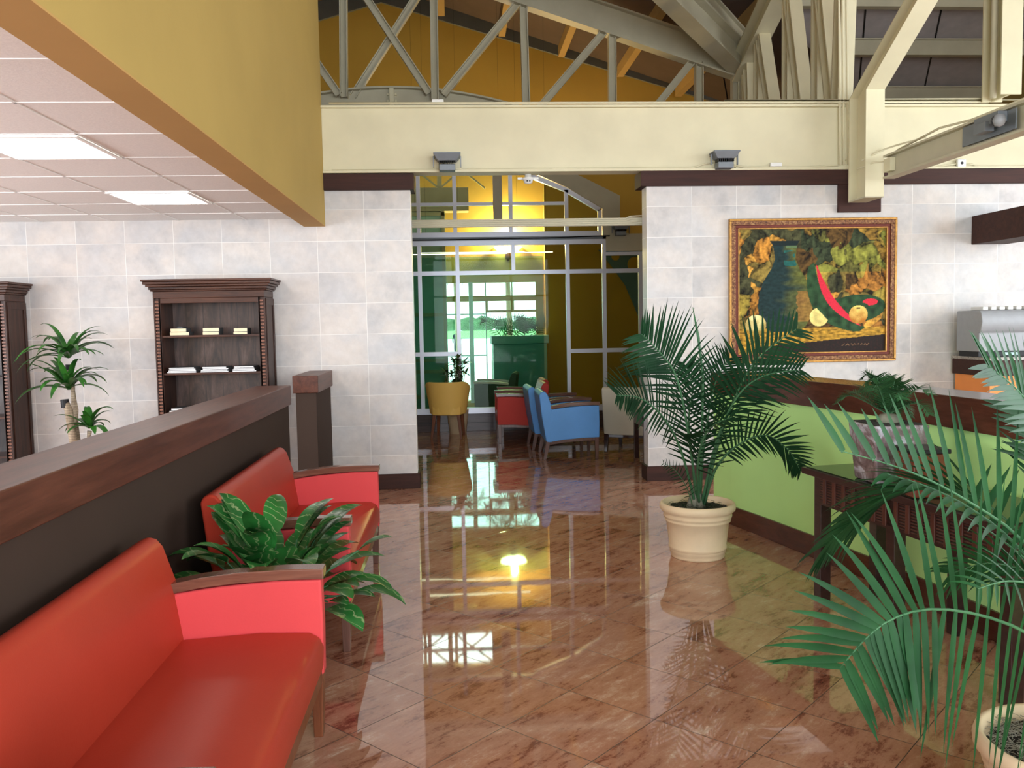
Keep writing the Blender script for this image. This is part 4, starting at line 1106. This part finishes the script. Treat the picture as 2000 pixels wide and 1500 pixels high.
# planter on it with a sago palm
t = thing('sago_palm', 'feathery sago palm in a mauve marbled planter on the dark console table', 'plant', (2.13, 4.10, .741))
b = MB(); b.hexa([(-.115, -.115, 0), (.115, -.115, 0), (.115, .115, 0), (-.115, .115, 0), (-.14, -.14, .29), (.14, -.14, .29), (.14, .14, .29), (-.14, .14, .29)]); b.obj('planter', m_marble, t, bevel=.012, segs=3)
MB().box(-.12, .12, -.12, .12, .286, .294).obj('soil', m_soil, t)
MB().lathe([(.045, .285), (.055, .30), (.04, .33), (.001, .34)], n=16).obj('trunk', m_base, t, smooth=True)
def frond3(b, pts, n, llen, lw, spread=1.0, droop=.3, nrm=(0, -1, 0), rr=.006, start=.18, fold=.25, fwd=.75, jitter=.1, m_leafi=0, m_stalk=1, lenf=None, segs=5, vee=.25, sides=(-1, 1)):
    """pts: world/local polyline of the rachis. Leaflets either side in the plane whose normal is nrm"""
    P = [V(p) for p in pts]
    def cr(t):
        f = t * (len(P) - 1); i = min(int(f), len(P) - 2); u = f - i
        p0, p1, p2, p3 = P[max(i - 1, 0)], P[i], P[i + 1], P[min(i + 2, len(P) - 1)]
        return .5 * ((2 * p1) + (p2 - p0) * u + (2 * p0 - 5 * p1 + 4 * p2 - p3) * u * u + (3 * p1 - p0 - 3 * p2 + p3) * u ** 3)
    N = 16; line = [cr(i / N) for i in range(N + 1)]
    b.mi = m_stalk; b.tube(line, [rr * (1.3 - 1.0 * i / N) for i in range(N + 1)], 6)
    b.mi = m_leafi; nrm = V(nrm).normalized()
    for k in range(n):
        t = start + (1 - start) * (k + .5) / n
        p = cr(t); d = (cr(min(1, t + .02)) - cr(max(0, t - .02))).normalized()
        sd = d.cross(nrm).normalized(); nn = sd.cross(d).normalized()
        q = (t - start) / (1 - start)
        L = llen * (lenf(q) if lenf else (.45 + .55 * math.sin(PI * min(1, q * .9 + .12)) ) * (1 - .45 * max(0, q - .6)))
        for s_ in sides:
            fw_ = fwd * (.7 + .9 * q) + random.uniform(-jitter, jitter)
            dr = sd * s_ * spread + d * fw_ + nn * (vee + random.uniform(-.5, .5) * jitter)
            b.blade(p + d * random.uniform(-.004, .004), dr, nn, L * random.uniform(.9, 1.08), lw * .86, droop * random.uniform(.6, 1.4), segs, fold)
for k in range(15):
    a = k * 2.4 + .3; el = .35 + .8 * ((k % 5) / 4)
    L = .27 + .09 * random.random()
    dv = V((math.cos(a) * math.cos(el), math.sin(a) * math.cos(el), math.sin(el)))
    if dv.x > .5: dv.x *= .3
    p0 = V((0, 0, .33)); b = MB(); pp = [p0, p0 + dv * L * .4, p0 + dv * L * .75 + V((0, 0, -.02)), p0 + dv * L + V((0, 0, -.10))]
    nv = V((-dv.x * dv.z, -dv.y * dv.z, 1 - dv.z * dv.z)).normalized() if dv.z < .98 else V((0, -1, 0))
    frond3(b, pp, 34, .085, .0035, droop=.1, nrm=nv, rr=.003, start=.12, fwd=.5, segs=3, vee=.25, lenf=lambda q: .5 + .5 * math.sin(PI * min(1, q + .1)))
    b.obj('frond', [m_sago, m_rach], t, smooth=True)
t = thing('ceramic_vase', 'reddish brown glazed square vase beside the sago palm planter', 'vase', (2.10, 3.74, .741))
redbrown = paint('reddish_brown_glaze', (.13, .035, .018), .15, .4, 4, coat=.6)
b = MB(); b.hexa([(-.075, -.075, 0), (.075, -.075, 0), (.075, .075, 0), (-.075, .075, 0), (-.085, -.085, .20), (.085, -.085, .20), (.085, .085, .20), (-.085, .085, .20)]); b.obj('vase_body', redbrown, t, bevel=.01, segs=3)
MB().box(-.09, .09, -.09, .09, .20, .22).obj('vase_rim', m_black, t, bevel=.004)

# ================================================================== PLANTERS and PALMS
def planter(t, R_=.245, H_=.36, mat=m_pot, nm='pot'):
    s = R_ / .245
    pr = [(.001, .0), (.172, 0), (.176, .012), (.176, .03), (.182, .034), (.182, .052), (.184, .056), (.190, .062), (.190, .076), (.186, .082), (.204, .235), (.213, .240), (.216, .252), (.212, .262), (.220, .266), (.224, .280), (.220, .292), (.232, .305), (.245, .318), (.247, .338), (.242, .355), (.232, .362), (.222, .358), (.215, .33), (.205, .31)]
    MB().lathe([(r * s, z * H_ / .36) for r, z in pr], n=56).obj(nm, mat, t, smooth=True)
    b = MB(); n = 40; c = b.b.verts.new((0, 0, H_ * .90)); rr = []
    for j, rad in enumerate((.08, .15, .212)):
        rr.append([b.b.verts.new((rad * s * math.cos(2 * PI * k / n), rad * s * math.sin(2 * PI * k / n), H_ * (.885 - .0 * j) + .010 * noise.noise(V((k * .9, j, 0))))) for k in range(n)])
    for k in range(n): b.face([c, rr[0][k], rr[0][(k + 1) % n]])
    for A, B in zip(rr, rr[1:]):
        for k in range(n): b.face([A[k], A[(k + 1) % n], B[(k + 1) % n], B[k]])
    b.obj('soil', m_soil, t, smooth=True)
def fibres(t, R_, z, n, mat, seed=1):
    rnd = random.Random(seed); b = MB()
    for k in range(n):
        a = rnd.random() * 6.28; r = R_ * math.sqrt(rnd.random()); p = V((r * math.cos(a), r * math.sin(a), z + rnd.random() * .02)); d = V((rnd.uniform(-1, 1), rnd.uniform(-1, 1), rnd.uniform(-.2, .5))) * .022
        q = p + d; e = q + V((rnd.uniform(-1, 1), rnd.uniform(-1, 1), rnd.uniform(-.6, .2))) * .025
        b.tube([p, q, e], .0008, 4, False)
    o = b.obj('root_mat', mat, t); o['kind'] = 'stuff'

PX, PY = 1.575, 5.52
tp = thing('potted_palm', 'tall dark green potted palm standing before the painting wall in a cream pot', 'plant', (PX, PY, 0))
planter(tp); fibres(tp, .19, .325, 260, m_palm1, 3)
def loc(o, p): return V(p) - V(o.location)
def A5(pts, ys):  # picture-plane control points with individual depths
    return [loc(tp, at(x, y, d)) for (x, y), d in zip(pts, ys)]
FR = [
    ([(1362, 985), (1345, 850), (1322, 740), (1290, 690), (1252, 652)], (5.5, 5.45, 5.4, 5.35, 5.3), 25, .38, .0110, (.1, -1, .1), .34),
    ([(1374, 985), (1408, 850), (1450, 745), (1490, 690), (1556, 642)], (5.5, 5.5, 5.5, 5.5, 5.5), 24, .34, .0115, (-.1, -1, .1), .30),
    ([(1370, 985), (1400, 860), (1440, 775), (1490, 735), (1562, 722)], (5.5, 5.35, 5.2, 5.1, 5.05), 27, .32, .0090, (0, -.9, .6), .26),
    ([(1358, 985), (1330, 880), (1295, 815), (1250, 778), (1205, 772)], (5.5, 5.4, 5.25, 5.15, 5.05), 24, .30, .0105, (.1, -.8, .6), .34),
    ([(1376, 985), (1398, 915), (1440, 870), (1495, 850), (1540, 880), (1562, 918)], (5.5, 5.4, 5.3, 5.2, 5.15, 5.1), 28, .22, .0100, (0, -.75, .65), .30),
    ([(1368, 985), (1372, 900), (1385, 800), (1400, 740), (1425, 700)], (5.5, 5.6, 5.7, 5.8, 5.9), 28, .34, .009, (0, -.9, .5), .20),
    ([(1360, 985), (1352, 900), (1345, 820), (1352, 760), (1340, 715)], (5.5, 5.6, 5.75, 5.9, 6.0), 26, .30, .009, (0, -.9, .5), .22),
    ([(1366, 985), (1362, 920), (1372, 860), (1395, 830), (1430, 815)], (5.5, 5.3, 5.1, 4.98, 4.9), 26, .24, .008, (0, -.6, .8), .25),
]
for pts, ys, n, L, wv, nrm, st in FR:
    b = MB(); frond3(b, A5(pts, ys), n, L, wv, nrm=nrm, rr=.0075, start=st, droop=.16, fwd=.62, jitter=.12, vee=.22)
    b.obj('frond', [m_palm1, m_rach], tp, smooth=True)
b = MB(); b.tube(A5([(1366, 985), (1371, 850), (1373, 740), (1364, 660), (1353, 600)], (5.5, 5.5, 5.5, 5.5, 5.5)), [.010, .009, .008, .010, .002], 8); b.obj('spear_leaf', m_rach, tp, smooth=True)
b = MB(); frond3(b, A5([(1352, 985), (1340, 950), (1318, 918), (1296, 905)], (5.45, 5.4, 5.35, 5.3)), 14, .09, .004, nrm=(0, -1, .2), rr=.003, start=.15); b.obj('frond', [m_palm1, m_rach], tp, smooth=True)
b = MB()
for k in range(6):
    a = k * 1.05; b.tube([(0.045 * math.cos(a) - .01, .03 * math.sin(a), .31), (.03 * math.cos(a) - .01, .022 * math.sin(a), .38), (.02 * math.cos(a) - .01, .012 * math.sin(a), .47)], [.026, .020, .012], 8)
b.obj('stem_base', m_base, tp, smooth=True)

# big palm in the near right corner
QX, QY = 1.70, 2.22
tq = thing('potted_palm', 'large bright green palm filling the lower right corner, nearest the viewer', 'plant', (QX, QY, 0))
planter(tq, .25, .36, m_potr); fibres(tq, .20, .325, 1500, m_fibre, 8)
def A2(pts, ys): return [loc(tq, at(x, y, d)) for (x, y), d in zip(pts, ys)]
b = MB()
for k in range(6):
    a = k * 1.05; b.tube([(.04 * math.cos(a), .04 * math.sin(a), .31), (.03 * math.cos(a), .03 * math.sin(a), .40), (.015 * math.cos(a), .015 * math.sin(a), .52)], [.03, .022, .014], 8)
b.obj('stem_base', m_base, tq, smooth=True)
FQ = [
    # lower arching frond
    ([(2105, 1330), (2060, 1275), (1990, 1228), (1900, 1198), (1810, 1190), (1740, 1210), (1690, 1248), (1640, 1305)], (2.22, 2.12, 2.0, 1.9, 1.84, 1.82, 1.82, 1.84), 27, .40, .0120, (.05, -1, .25), .10, .22, .32, (-1, 1)),
    # frond sweeping left at mid height, leaflets fanning up and forward
    ([(2105, 1300), (2070, 1150), (1985, 1045), (1900, 985), (1820, 940), (1740, 908), (1640, 880)], (2.22, 2.18, 2.1, 2.05, 2.0, 1.95, 1.9), 17, .34, .0135, (.1, -.9, .35), .24, .10, .75, (1,)),
    ([(2100, 1300), (2060, 1160), (1975, 1055), (1890, 990), (1810, 950), (1730, 925)], (2.24, 2.2, 2.13, 2.08, 2.03, 1.99), 14, .20, .0095, (.0, -.6, .8), .30, .45, 1.5, (-1,)),
    # bundle drooping to the lower left
    ([(2105, 1300), (2060, 1130), (1960, 1010), (1860, 955), (1760, 960), (1680, 1010), (1620, 1060)], (2.25, 2.35, 2.5, 2.6, 2.68, 2.72, 2.75), 30, .34, .0085, (.0, -.35, .95), .40, .50, 1.9, (-1, 1)),
    # upper right fronds
    ([(2105, 1300), (2110, 1080), (2085, 930), (2040, 830), (1985, 760), (1930, 715)], (2.22, 2.2, 2.15, 2.1, 2.05, 2.0), 18, .27, .0090, (.3, -.9, .3), .40, .10, 1.25, (-1, 1)),
    ([(2110, 1300), (2130, 1100), (2110, 960), (2060, 870), (2000, 800)], (2.22, 2.25, 2.3, 2.3, 2.3), 15, .36, .0120, (.1, -.9, .2), .30, .06, 1.1, (-1, 1)),
    # broad leaflets standing up behind
    ([(2105, 1300), (2080, 1190), (2020, 1110), (1950, 1050), (1880, 1005)], (2.22, 2.22, 2.22, 2.2, 2.18), 9, .36, .0170, (.0, -1, .1), .35, .04, .12, (1,)),
    # inner tangle
    ([(2105, 1300), (2080, 1180), (2010, 1120), (1930, 1100), (1860, 1120)], (2.22, 2.3, 2.4, 2.45, 2.5), 18, .22, .007, (0, -.6, .8), .25, .4, .9, (-1, 1)),
    ([(2105, 1300), (2085, 1200), (2040, 1150), (1970, 1135), (1910, 1150)], (2.2, 2.05, 1.9, 1.8, 1.75), 10, .16, .0055, (0, -.7, .7), .35, .3, .9, (-1, 1)),
    ([(2110, 1300), (2140, 1150), (2200, 1030), (2280, 960)], (2.22, 2.3, 2.4, 2.5), 20, .30, .012, (0, -.8, .6), .25, .2, .6, (-1, 1)),
    ([(2110, 1300), (2150, 1200), (2230, 1150), (2320, 1180)], (2.22, 2.1, 2.0, 1.9), 20, .30, .012, (0, -.8, .6), .25, .25, .6, (-1, 1)),
]
for pts, ys, n, L, wv, nrm, st, dr, fwd, sds in FQ:
    b = MB(); frond3(b, A2(pts, ys), n, L, wv, nrm=nrm, rr=.0045, start=st, droop=dr, fwd=fwd, jitter=.12, vee=.15, segs=7, fold=.18, sides=sds,
                     lenf=lambda q: (.70 + .30 * math.sin(PI * min(1, q + .25))) * (1 - .35 * q))
    b.obj('frond', [m_palm2, m_rach], tq, smooth=True)

# variegated floor plant between the sofas
td = thing('floor_plant', 'low leafy plant with variegated leaves in a pot between the red sofas', 'plant', (-.80, 3.72, 0))
MB().lathe([(.001, 0), (.13, 0), (.165, .30), (.175, .305), (.175, .33), (.16, .33), (.15, .30)], n=32).obj('pot', m_pot, td, smooth=True)
MB().lathe([(.001, .30), (.152, .30), (.152, .302)], n=24).obj('soil', m_soil, td)
rnd = random.Random(5)
def ov(t): return math.sin(PI * min(1, t) ** .85) ** .75 * (1 if t < .97 else .6) + .03
LV = []
for k in range(44):
    a = k * 2.399; el = (1.3, 1.1, .9, .65, .4)[k % 5] + rnd.uniform(-.1, .1); r = rnd.uniform(.16, .30) if el < .8 else rnd.uniform(.16, .36)
    LV.append((a, el, r))
for k in range(26):
    LV.append((k * 2.1 + .4, rnd.uniform(1.1, 1.45), rnd.uniform(.20, .34)))
for a, el, r in LV:
    b = MB(); b.mi = 1; p0 = V((.05 * math.cos(a), .05 * math.sin(a), .31)); dv = V((math.cos(a) * math.cos(el), math.sin(a) * math.cos(el), math.sin(el)))
    p1 = p0 + dv * r * .55 + V((0, 0, .02)); p2 = p0 + dv * r + V((math.cos(a) * .015, math.sin(a) * .015, 0)); b.tube([p0, p1, p2], [.006, .005, .003], 6); b.mi = 0
    qo = .7 if el < 1.05 else .38
    d2 = (dv + V((math.cos(a) * qo, math.sin(a) * qo, -.05))).normalized(); nv = V((-d2.x * d2.z, -d2.y * d2.z, 1 - d2.z ** 2)).normalized()
    b.blade(p2, d2, nv, rnd.uniform(.20, .27), rnd.uniform(.048, .062), rnd.uniform(.45, .9), 9, .30, ov)
    b.obj('leaf', [m_dfb, m_rach], td, smooth=True)
# a few leaves hanging low in the gap in front
for (px, py, dd, L_) in ((650, 1150, 3.55, .14), (668, 1165, 3.62, .15), (640, 1175, 3.5, .12), (700, 1075, 3.66, .16)):
    e = loc(td, at(px, py, dd)); b = MB(); b.mi = 1; p0 = V((.08, -.03, .31)); b.tube([p0, (p0 + e) / 2 + V((0, 0, .05)), e], .004, 6); b.mi = 0
    b.blade(e, (e - p0).normalized() + V((.2, 0, -.1)), (0, 0, 1), L_, .042, .5, 8, .25, ov); b.obj('leaf', [m_dfb, m_rach], td, smooth=True)

# corn plant (dracaena) behind the low wall
tc_ = thing('corn_plant', 'corn plant with three leafy crowns on pale canes beside the left bookcase', 'plant', (-3.18, 7.68, 0))
MB().lathe([(.001, 0), (.15, 0), (.19, .30), (.205, .31), (.205, .345), (.185, .345), (.175, .31)], n=32).obj('pot', m_pot, tc_, smooth=True)
MB().lathe([(.001, .31), (.178, .31), (.178, .312)], n=24).obj('soil', m_soil, tc_)
def L7(x, y, d=7.68): return loc(tc_, at(x, y, d))
def cane(pts, r):
    b = MB(); b.tube(pts, r, 12); b.obj('cane', m_trunk, tc_, smooth=True)
c1 = L7(134, 712, 7.70); c2 = L7(133, 765, 7.62); c3 = L7(175, 842, 7.6)
cane([(-.03, .03, .30), L7(150, 860, 7.7), L7(146, 800, 7.7), L7(141, 745, 7.7), c1], [.034, .032, .030, .022, .016])
cane([(-.06, -.03, .30), L7(143, 860, 7.6), L7(134, 800, 7.6), L7(128, 788, 7.6)], [.036, .034, .033, .031])
cane([(.06, .0, .30), L7(171, 870, 7.6), c3], [.022, .022, .020])
b = MB(); b.tube([L7(128, 796, 7.6), L7(126, 780, 7.6)], .034, 14); b.tube([L7(134, 722, 7.7), L7(134, 712, 7.7)], .026, 14); b.obj('cut_cane_cap', m_black, tc_)
def crown(c, n, L_, wv, seed, dark=True):
    r2 = random.Random(seed)
    for k in range(n):
        a = k * 2.399 + r2.uniform(-.2, .2); el = r2.choice((1.1, .8, .55, .3, .9)) 
        dv = V((math.cos(a) * math.cos(el), math.sin(a) * math.cos(el) * .8, math.sin(el))); nv = V((-dv.x * dv.z, -dv.y * dv.z, 1 - dv.z ** 2)).normalized()
        b = MB(); b.blade(c + V((0, 0, .03 * r2.random())), dv, nv, L_ * r2.uniform(.75, 1.3), wv * 1.35 * r2.uniform(.8, 1.2), r2.uniform(.9, 1.6), 9, .35, lambda t: math.sin(PI * min(1, t * .93 + .07) ** .75) ** .7 + .02); b.obj('leaf', m_drac, tc_, smooth=True)
crown(L7(134, 700, 7.7), 26, .40, .020, 1); crown(L7(134, 762, 7.64), 24, .36, .023, 2); crown(L7(175, 838, 7.6), 16, .25, .022, 4)

# bushy plant behind the tub chair
tb_ = thing('bushy_plant', 'bushy plant with mottled leaves behind the mustard tub chair', 'plant', (.02, 12.36, 0))
MB().lathe([(.001, 0), (.12, 0), (.16, .34), (.17, .35), (.15, .35), (.14, .33)], n=28).obj('pot', m_pot, tb_, smooth=True)
rnd = random.Random(9); b = MB(); b2 = MB()
for k in range(46):
    a = rnd.random() * 6.28; h = .45 + rnd.random() * .60; r = rnd.random() * .17; st = V((r * math.cos(a), r * math.sin(a) * .7, h + .04)); b2.tube([(0, 0, .3), (st.x * .5, st.y * .5, (h + .3) / 2), st], .004, 5)
    for j in range(6):
        q = rnd.random() * 6.28; e = rnd.uniform(-.1, .9); dv = V((math.cos(q) * math.cos(e), math.sin(q) * math.cos(e), math.sin(e))); b.blade(st - V((0, 0, .06 * rnd.random())), dv, (-dv.x * dv.z, -dv.y * dv.z, 1 - dv.z ** 2), .13, .020, .5, 5, .3)
o = b.obj('foliage', m_bush, tb_, smooth=True); b2.obj('stems', m_trunk, tb_, smooth=True)

# ================================================================== ROOM BEYOND THE SCREEN
t = thing('planter_wall', 'tall teal planter block with palms, seen through the screen before the far windows', 'planter', (1.12, 15.0, 0))
MB().box(-.46, .46, -.3, .3, 0, 1.22).obj('planter_body', m_teal, t, bevel=.01)
MB().box(-.49, .49, -.33, .33, 1.22, 1.36).obj('planter_rim', m_teal, t, bevel=.01)
for k in range(9):
    a = k * 2.4; x = -.3 + .6 * (k % 4) / 3; b = MB(); e = rnd.uniform(.5, 1.2); dv = V((math.cos(a) * math.cos(e), .3 * math.sin(a), math.sin(e))); p0 = V((x, 0, 1.34))
    frond3(b, [p0, p0 + dv * .22, p0 + dv * .42 + V((0, 0, -.04)), p0 + dv * .55 + V((0, 0, -.14))], 16, .20, .008, nrm=(0, -1, .2), rr=.005, start=.1); b.obj('frond', [m_sago, m_rach], t, smooth=True)
m_darkteal = paint('dark_teal_upholstery', (.05, .11, .10), .5)
seat_unit('armchair', 'dark high-backed armchair seen through the glazed screen', 'armchair', (.66, 14.0, 0), math.radians(172), .60, (m_darkteal, m_darkteal, m_darkteal), None, m_table, m_alu)

# outside: apron, grass, tree line, palms and a far person
struct(MB().box(-60, 70, 17, 130, -.50, -.45).obj('ground_apron', m_concrete))
tag(MB().box(-120, 160, 130, 320, -.52, -.40).obj('grass_field', m_grass), 'pale green airfield grass strip beyond the apron', 'grass')
bpy.data.objects['grass_field']['kind'] = 'stuff'
rnd = random.Random(3)
for k in range(26):
    x = -14 + k * 3.0 + rnd.uniform(-1, 1); yy = 330 + rnd.uniform(0, 14); r = rnd.uniform(5.0, 7.6)
    x = x * 2.2 - 10
    yy = 330 + 16 * (k % 2); r = rnd.uniform(4.3, 5.2)
    t = thing('tree', 'dark rounded tree in the distant tree line across the airfield', 'tree', (x, yy, -.4), 0, 'trees across the airfield')
    bm = bmesh.new(); bmesh.ops.create_icosphere(bm, subdivisions=3, radius=r)
    for v_ in bm.verts:
        v_.co *= 1 + .28 * noise.noise(v_.co * .45 + V((k * 7, 0, 0))); v_.co.z = v_.co.z * .55 + r * .45
    me = bpy.data.meshes.new('crown'); bm.to_mesh(me); bm.free(); me.materials.append(m_foliage); o = bpy.data.objects.new('crown', me); COL.objects.link(o); o.parent = t
    MB().tube([(0, 0, -.2), (0, 0, r * .5)], .35, 8).obj('trunk', m_trunk, t)
# palms outside near the far windows
for i, (x, yy, h) in enumerate(((-1.1, 19.0, 2.75), (.05, 21.5, 2.9), (1.2, 19.2, 2.85), (2.2, 21.2, 2.95))):
    t = thing('outdoor_palm', ('outdoor palm with drooping fronds at the left end of the far window', 'outdoor palm with drooping fronds left of centre in the far window', 'outdoor palm with drooping fronds right of centre in the far window', 'outdoor palm with drooping fronds at the right end of the far window')[i], 'palm', (x, yy, -.45), 0, 'palms outside the far window')
    MB().tube([(0, 0, 0), (.05, 0, h * .5), (0, 0, h + .45)], [.10, .07, .05], 10).obj('trunk', m_trunk, t, smooth=True)
    for k in range(9):
        a = k * 2.4 + i; e = .35; dv = V((math.cos(a) * math.cos(e), math.sin(a) * math.cos(e), math.sin(e))); p0 = V((0, 0, h + .45)); b = MB()
        frond3(b, [p0, p0 + dv * .3, p0 + dv * .55 + V((0, 0, -.15)), p0 + dv * .7 + V((0, 0, -.5))], 14, .30, .012, nrm=(0, 0, 1), rr=.01, start=.1, droop=.8); b.obj('frond', [m_palm2, m_rach], t, smooth=True)
# the small far figure
t = thing('person', 'distant person in dark shirt and light trousers walking outside the far window', 'person', (.10 - .75, 52, -.45))
t.location = (at(893, 697, 54).x, 54, -.45)
me = bpy.data.meshes.new('body')
J = [(0, 0, .92), (0, 0, 1.15), (0, 0, 1.38), (0, 0, 1.50), (0, -.02, 1.62), (0, -.01, 1.70), (.10, 0, .86), (.13, -.10, .48), (.13, -.02, .08), (.14, -.14, .03), (-.10, 0, .86), (-.12, .12, .48), (-.12, .26, .10), (-.12, .16, .03), (.19, 0, 1.40), (.25, -.02, 1.14), (.22, -.16, .92), (-.19, 0, 1.40), (-.25, .04, 1.14), (-.24, -.06, .90)]
Ed = [(0, 1), (1, 2), (2, 3), (3, 4), (4, 5), (0, 6), (6, 7), (7, 8), (8, 9), (0, 10), (10, 11), (11, 12), (12, 13), (2, 14), (14, 15), (15, 16), (2, 17), (17, 18), (18, 19)]
Rd = [.14, .14, .15, .055, .09, .08, .09, .065, .04, .04, .09, .065, .04, .04, .06, .045, .035, .06, .045, .035]
me.from_pydata(J, Ed, []); me.materials.append(m_shirt)
o = bpy.data.objects.new('body', me); COL.objects.link(o); o.parent = t
sk = o.modifiers.new('skin', 'SKIN'); me.skin_vertices.new() if not me.skin_vertices else None
for i, r in enumerate(Rd): me.skin_vertices[0].data[i].radius = (r, r)
me.skin_vertices[0].data[0].use_root = True
sd = o.modifiers.new('sub', 'SUBSURF'); sd.levels = 1; sd.render_levels = 1
b = MB(); b.lathe([(.001, 1.80), (.07, 1.78), (.095, 1.70), (.09, 1.64), (.05, 1.62)], n=14); b.obj('hair', m_black, t, smooth=True)
